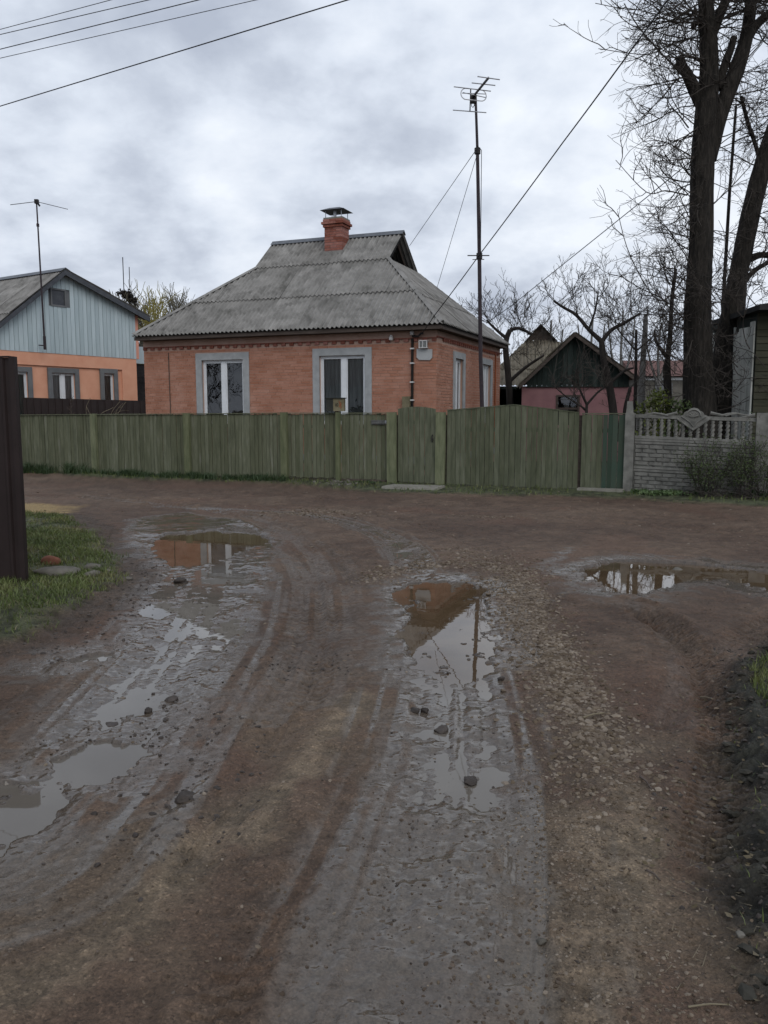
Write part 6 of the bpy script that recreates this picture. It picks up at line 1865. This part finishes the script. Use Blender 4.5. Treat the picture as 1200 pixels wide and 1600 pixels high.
def along(px, width, n, seed):
    r = np.random.RandomState(seed); L = smooth_line(px); L = np.array(L); seg = np.linalg.norm(np.diff(L, axis=0), axis=1); cum = np.r_[0, np.cumsum(seg)]
    s = r.uniform(0, cum[-1], n); i = np.clip(np.searchsorted(cum, s) - 1, 0, len(seg) - 1); t = (s - cum[i]) / seg[i]
    p = L[i] + (L[i + 1] - L[i]) * t[:, None] + r.normal(0, width * 0.5, (n, 2))
    return p[:, 0], p[:, 1], r


GX, GY_, GS = [], [], []
for px, w, n, s0, s1 in (([(775, 905), (812, 925), (838, 985), (872, 1050), (915, 1130), (955, 1215), (985, 1270)], 0.34, 3600, 0.008, 0.026),
                         ([(850, 990), (880, 1050), (915, 1120), (950, 1190)], 0.16, 900, 0.014, 0.032),
                         ([(575, 908), (605, 893), (660, 884), (740, 880), (800, 895), (822, 940), (812, 985)], 0.26, 2200, 0.010, 0.030),
                         ([(690, 868), (760, 870), (830, 905)], 0.5, 800, 0.010, 0.028),
                         ([(408, 803), (450, 800), (500, 801), (570, 806)], 0.45, 800, 0.012, 0.034), ([(725, 805), (760, 806), (800, 808)], 0.3, 260, 0.012, 0.03),
                         ([(1120, 830), (1180, 850)], 0.6, 90, 0.012, 0.028), ([(870, 1300), (930, 1380), (960, 1480), (960, 1600)], 0.36, 1500, 0.004, 0.011), ([(850, 1180), (880, 1300), (910, 1400)], 0.18, 500, 0.004, 0.013)):
    x, y, r = along(px, w, n, len(GX) + 100); GX.append(x); GY_.append(y); GS.append(0.85 * (s0 + (s1 - s0) * r.rand(n) ** 2.4))
r = np.random.RandomState(55); n = 2400
yy = 2 + 15 * r.rand(n) ** 1.2; GX.append(r.uniform(-0.55, 0.6, n) * (yy + 1)); GY_.append(yy); GS.append(0.003 + 0.012 * r.rand(n) ** 3 * (0.5 + yy / 8))
gx, gy, gs = (np.concatenate(q).astype(np.float32) for q in (GX, GY_, GS))
pebbles('gravel', gx, gy, gs, M['gravel'], 5, sink=0.55)
CX_, CY_, CS = [], [], []
for px, w, n, s1 in (([(300, 940), (250, 1040), (160, 1150), (60, 1260)], 0.55, 430, 0.018), ([(690, 1040), (715, 1110), (720, 1220), (700, 1400), (680, 1560)], 0.5, 420, 0.014), ([(230, 870), (205, 920), (140, 990), (40, 1040)], 0.35, 700, 0.028), ([(1150, 1010), (1140, 1110), (1150, 1250), (1180, 1450)], 0.30, 1100, 0.022), ([(280, 1100), (300, 1230), (260, 1330)], 0.35, 420, 0.024), ([(400, 1060), (470, 1030), (560, 1040)], 0.3, 260, 0.022)):
    x, y, r = along(px, w, n, len(CX_) + 300); CX_.append(x); CY_.append(y); CS.append(0.0025 + (s1 * 0.72 - 0.0025) * r.rand(n) ** 3.4)
pebbles('mud_crumbs', np.concatenate(CX_).astype(np.float32), np.concatenate(CY_).astype(np.float32), np.concatenate(CS).astype(np.float32), M['clod'], 6, flat=0.6)


# crumbs of earth pressed into the drier mud, and on the dug soil at the right
r = np.random.RandomState(91); n = 13000
yy = (1.9 + 8.5 * r.rand(n) ** 1.5).astype(np.float32); xx = (r.uniform(-0.55, 0.6, n) * (yy + 0.6)).astype(np.float32)
kp = fbm(xx, yy, 1.4, 3, 33) > 0.46 + 0.1 * (r.rand(n) - 0.5)
pebbles('earth_crumbs', xx[kp], yy[kp], (0.002 + 0.0075 * r.rand(n)[kp] ** 2.5).astype(np.float32), M['crumb'], 92)
xs, ys, d, r = scatter(SOIL, 9000, 93); kp = (d < -0.03) & (ys < 8.5)
pebbles('soil_lumps', xs[kp], ys[kp], (0.004 + 0.03 * r.rand(len(xs))[kp] ** 4).astype(np.float32), M['soil_lump'], 94)
xs, ys, d, r = scatter(SOIL, 2600, 95); kp = (d < 0.25) & (ys < 8.5); xs, ys = xs[kp], ys[kp]     # dead leaves and bits
z = soil_height(xs[None, :], ys[None, :])[0][0] + 0.006; a = r.uniform(0, 6.28, len(xs)); l = 0.004 + 0.014 * r.rand(len(xs)) ** 2; w = l * r.uniform(0.3, 0.8, len(xs))
c, q = np.cos(a), np.sin(a)
vv = np.stack([np.stack([xs + l * c, ys + l * q, z + r.uniform(0, .012, len(xs))], -1), np.stack([xs - w * q, ys + w * c, z + .002], -1), np.stack([xs - l * c, ys - l * q, z + r.uniform(0, .008, len(xs))], -1), np.stack([xs + w * q, ys - w * c, z + .006], -1)], 1).reshape(-1, 3)
tag(mesh_np('leaf_litter', vv, np.arange(len(vv)).reshape(-1, 4), M['litter'], attrs={'rnd': np.repeat(r.rand(len(xs)), 4)}), kind='stuff')


def rock(name, label, cat, u, v, w, d, h, mt, seed, group=None, rot=0.0, rough=0.16):
    p = gr(u, v); z = gz(p.x, p.y)
    rg = random.Random(seed)
    import bmesh
    bm = bmesh.new(); bmesh.ops.create_icosphere(bm, subdivisions=3, radius=0.5)
    ph = [(Vector((rg.gauss(0, 1), rg.gauss(0, 1), rg.gauss(0, 1))).normalized(), rg.uniform(0.30, 0.48)) for _ in range(9)]
    o_ = Vector((rg.uniform(0, 50), rg.uniform(0, 50), rg.uniform(0, 50)))
    from mathutils import noise
    for vt in bm.verts:
        c = vt.co.copy()
        for nn, dd in ph:                # broken faces
            s = c.dot(nn) - dd
            if s > 0: c -= nn * s * 0.85
        c *= 1 + rough * noise.noise(c * 3.1 + o_) + rough * 0.5 * noise.noise(c * 8 + o_)
        vt.co = Vector((c.x * w, c.y * d, c.z * h))
    me = bpy.data.meshes.new(name); bm.to_mesh(me); bm.free()
    me.materials.append(mt); ob = bpy.data.objects.new(name, me); COL.objects.link(ob)
    ob.location = (p.x, p.y, z + h * 0.22); ob.rotation_euler = (rg.uniform(-.1, .1), rg.uniform(-.1, .1), rot)
    me.attributes.new('rnd', 'FLOAT', 'POINT').data.foreach_set('value', np.full(len(me.vertices), rg.random(), np.float32))
    me.polygons.foreach_set('use_smooth', np.ones(len(me.polygons), dtype=bool))
    return tag(ob, label, cat, group)


rock('brick_lump', 'broken orange red lump of brick lying in the grass by the dark sheet fence', 'brick', 80, 888, 0.20, 0.12, 0.13, M['red_lump'], 1, rot=0.2, rough=0.05)
rock('flat_stone', 'long flat grey stone in the grass just below the red brick lump', 'stone', 92, 906, 0.46, 0.26, 0.12, M['stone'], 2, 'stones in the grass', 0.3)
rock('pale_stone', 'upper of the two pale stones right of the flat grey stone', 'stone', 146, 895, 0.18, 0.14, 0.085, M['stone'], 3, 'stones in the grass')
rock('pale_stone', 'lower of the two pale stones right of the flat grey stone', 'stone', 145, 907, 0.17, 0.13, 0.075, M['stone'], 4, 'stones in the grass')
rock('small_stone', 'small pale stone at the muddy edge of the grass', 'stone', 200, 906, 0.10, 0.06, 0.04, M['stone'], 5, 'stones in the grass')
rock('small_stone', 'little greenish stone just right of the pair of pale stones', 'stone', 168, 902, 0.10, 0.07, 0.045, M['stone'], 55, 'stones in the grass')
CG = 'clods of mud on the road'
for i, (u, v, w, h, lab) in enumerate(((283, 908, 0.14, 0.075, 'dark clod of mud in the wet track below the left puddle'), (690, 1136, 0.085, 0.05, 'dark clod of mud below the near end of the middle puddle'), (648, 1108, 0.07, 0.03, 'flat clod at the near shore of the middle puddle'), (664, 1108, 0.05, 0.035, 'rounder clod right beside the flat one at the near shore of the middle puddle'),
                                   (783, 1062, 0.05, 0.035, 'dark little clod at the right shore of the middle puddle'), (735, 1214, 0.09, 0.03, 'flat brown clod in the middle wheel track'), (172, 1126, 0.10, 0.035, 'flat brown clod above the left foreground puddle'), (268, 1091, 0.075, 0.04, 'dark clod in the left wet track, uphill of the flat brown clod'), (288, 1250, 0.10, 0.035, 'dark broken clod on the brown mud right of the left foreground puddle'), (232, 1108, 0.06, 0.035, 'small dark clod between the two others in the left wet track'))):
    rock('mud_clod', lab, 'clod', u, v, w, w * 0.75, h, M['clod'], 20 + i, CG, i * 0.9, 0.3)
rock('puddle_stone', 'dark stone sticking out of the water of the right puddle', 'stone', 1060, 887, 0.15, 0.10, 0.13, M['stone'], 40)
rock('road_stone', 'pale stone on the brown mud near the bottom right of the middle track', 'stone', 846, 1468, 0.034, 0.026, 0.022, M['stone'], 41, 'loose pale stones on the road')
rock('road_stone', 'pale stone on the dark soil at the right edge, level with the tyre tread', 'stone', 1136, 1319, 0.032, 0.024, 0.02, M['stone'], 42, 'loose pale stones on the road')
rock('road_stone', 'pale greyish stone low on the dark soil at the right edge', 'stone', 1156, 1470, 0.032, 0.026, 0.02, M['stone'], 43, 'loose pale stones on the road')
SG = 'dry stalks lying on the road'
for u0, v0, u1, v1, rr_, lab, mt in ((1096, 1068, 1114, 1084, 0.005, 'pale straight stalk lying on the mud near the right edge', 'straw'), (911, 1124, 944, 1115, 0.006, 'pale stick lying across the gravel strip', 'straw'), (1000, 1215, 1018, 1233, 0.005, 'short dark stick beside the tan mud right of the gravel strip', 'eave_wood'), (1010, 1365, 1032, 1378, 0.004, 'thin dark stick on the mud left of the tyre tread', 'eave_wood'), (1075, 1578, 1140, 1574, 0.003, 'thin dry stalk at the bottom right corner', 'straw')):
    a, b = gr(u0, v0), gr(u1, v1); a.z = gz(a.x, a.y) + rr_ * 1.6; b.z = gz(b.x, b.y) + rr_ * 1.6
    m_ = (a + b) / 2; m_.z += rr_
    mb = MB(); mb.tube([Vector((0, 0, 0)), m_ - a + Vector((0.003, 0.003, 0)), b - a], rr_, rr_ * 0.6, n=6); o = mb.build('stalk', M[mt]); o.location = a; tag(o, lab, 'stalk', SG)
xs, ys, r = along([(1060, 1300), (1090, 1400), (1110, 1550)], 0.25, 70, 77)
v = []; f = []
z = soil_height(xs[None, :].astype(np.float32), ys[None, :].astype(np.float32))[0][0]
for i in range(len(xs)):
    a = r.uniform(0, 6.28); l = r.uniform(0.01, 0.045); c, s = math.cos(a) * l, math.sin(a) * l; k = len(v); w = 0.0012
    v += [(xs[i] - c - s / l * w, ys[i] - s + c / l * w, z[i] + .004), (xs[i] - c + s / l * w, ys[i] - s - c / l * w, z[i] + .004), (xs[i] + c, ys[i] + s, z[i] + 0.010)]; f.append((k, k + 1, k + 2))
tag(mesh_np('straw_bits', np.array(v), np.array(f), M['straw'], attrs={'rnd': np.full(len(v), .5)}), kind='stuff')
# slabs at the gates and rubble by the thin post
p = gr(640, 766); st = thing('doorstep', 'worn concrete slab lying before the narrow wicket gate', 'slab', (p.x, p.y, gz(p.x, p.y)), STREET)
mb = MB(); mb.hexa([(-0.62, -0.14, -0.06), (0.66, -0.18, -0.06), (0.66, 0.42, -0.06), (-0.5, 0.38, -0.06)], [(-0.58, -0.10, 0.055), (0.62, -0.14, 0.05), (0.64, 0.40, 0.07), (-0.5, 0.36, 0.065)]); mb.build('slab', M['slab'], st)
p = gr(944, 770.5); st = thing('threshold_slab', 'concrete sill lying under the short green plank panel', 'slab', fen(px_x(906), -0.16, 0.03), STREET)
mb = MB(); mb.hexa([(0.0, -0.10, -0.1), (0.92, -0.10, -0.1), (0.92, 0.12, -0.1), (0.0, 0.12, -0.1)], [(0.0, -0.09, 0.045), (0.92, -0.085, 0.045), (0.92, 0.12, 0.05), (0.0, 0.12, 0.05)]); mb.build('slab', M['slab'], st)
r = np.random.RandomState(3); xs, ys = [], []
for _ in range(60):
    p = gr(r.normal(532, 14), r.normal(758, 1.6)); xs.append(p.x); ys.append(p.y)
pebbles('rubble', np.array(xs, np.float32), np.array(ys, np.float32), r.uniform(0.015, 0.06, 60).astype(np.float32), M['stone'], 12)
for u in (620.5, 683, 697, 906):         # dark strips added behind the gate gaps so they read as shade
    x = px_x(u); mb = MB(); mb.box(x - 0.06, x + 0.06, 0.065, 0.15, -0.1, 1.55); mb.build('gap_backing', M['eave_wood'], fence)
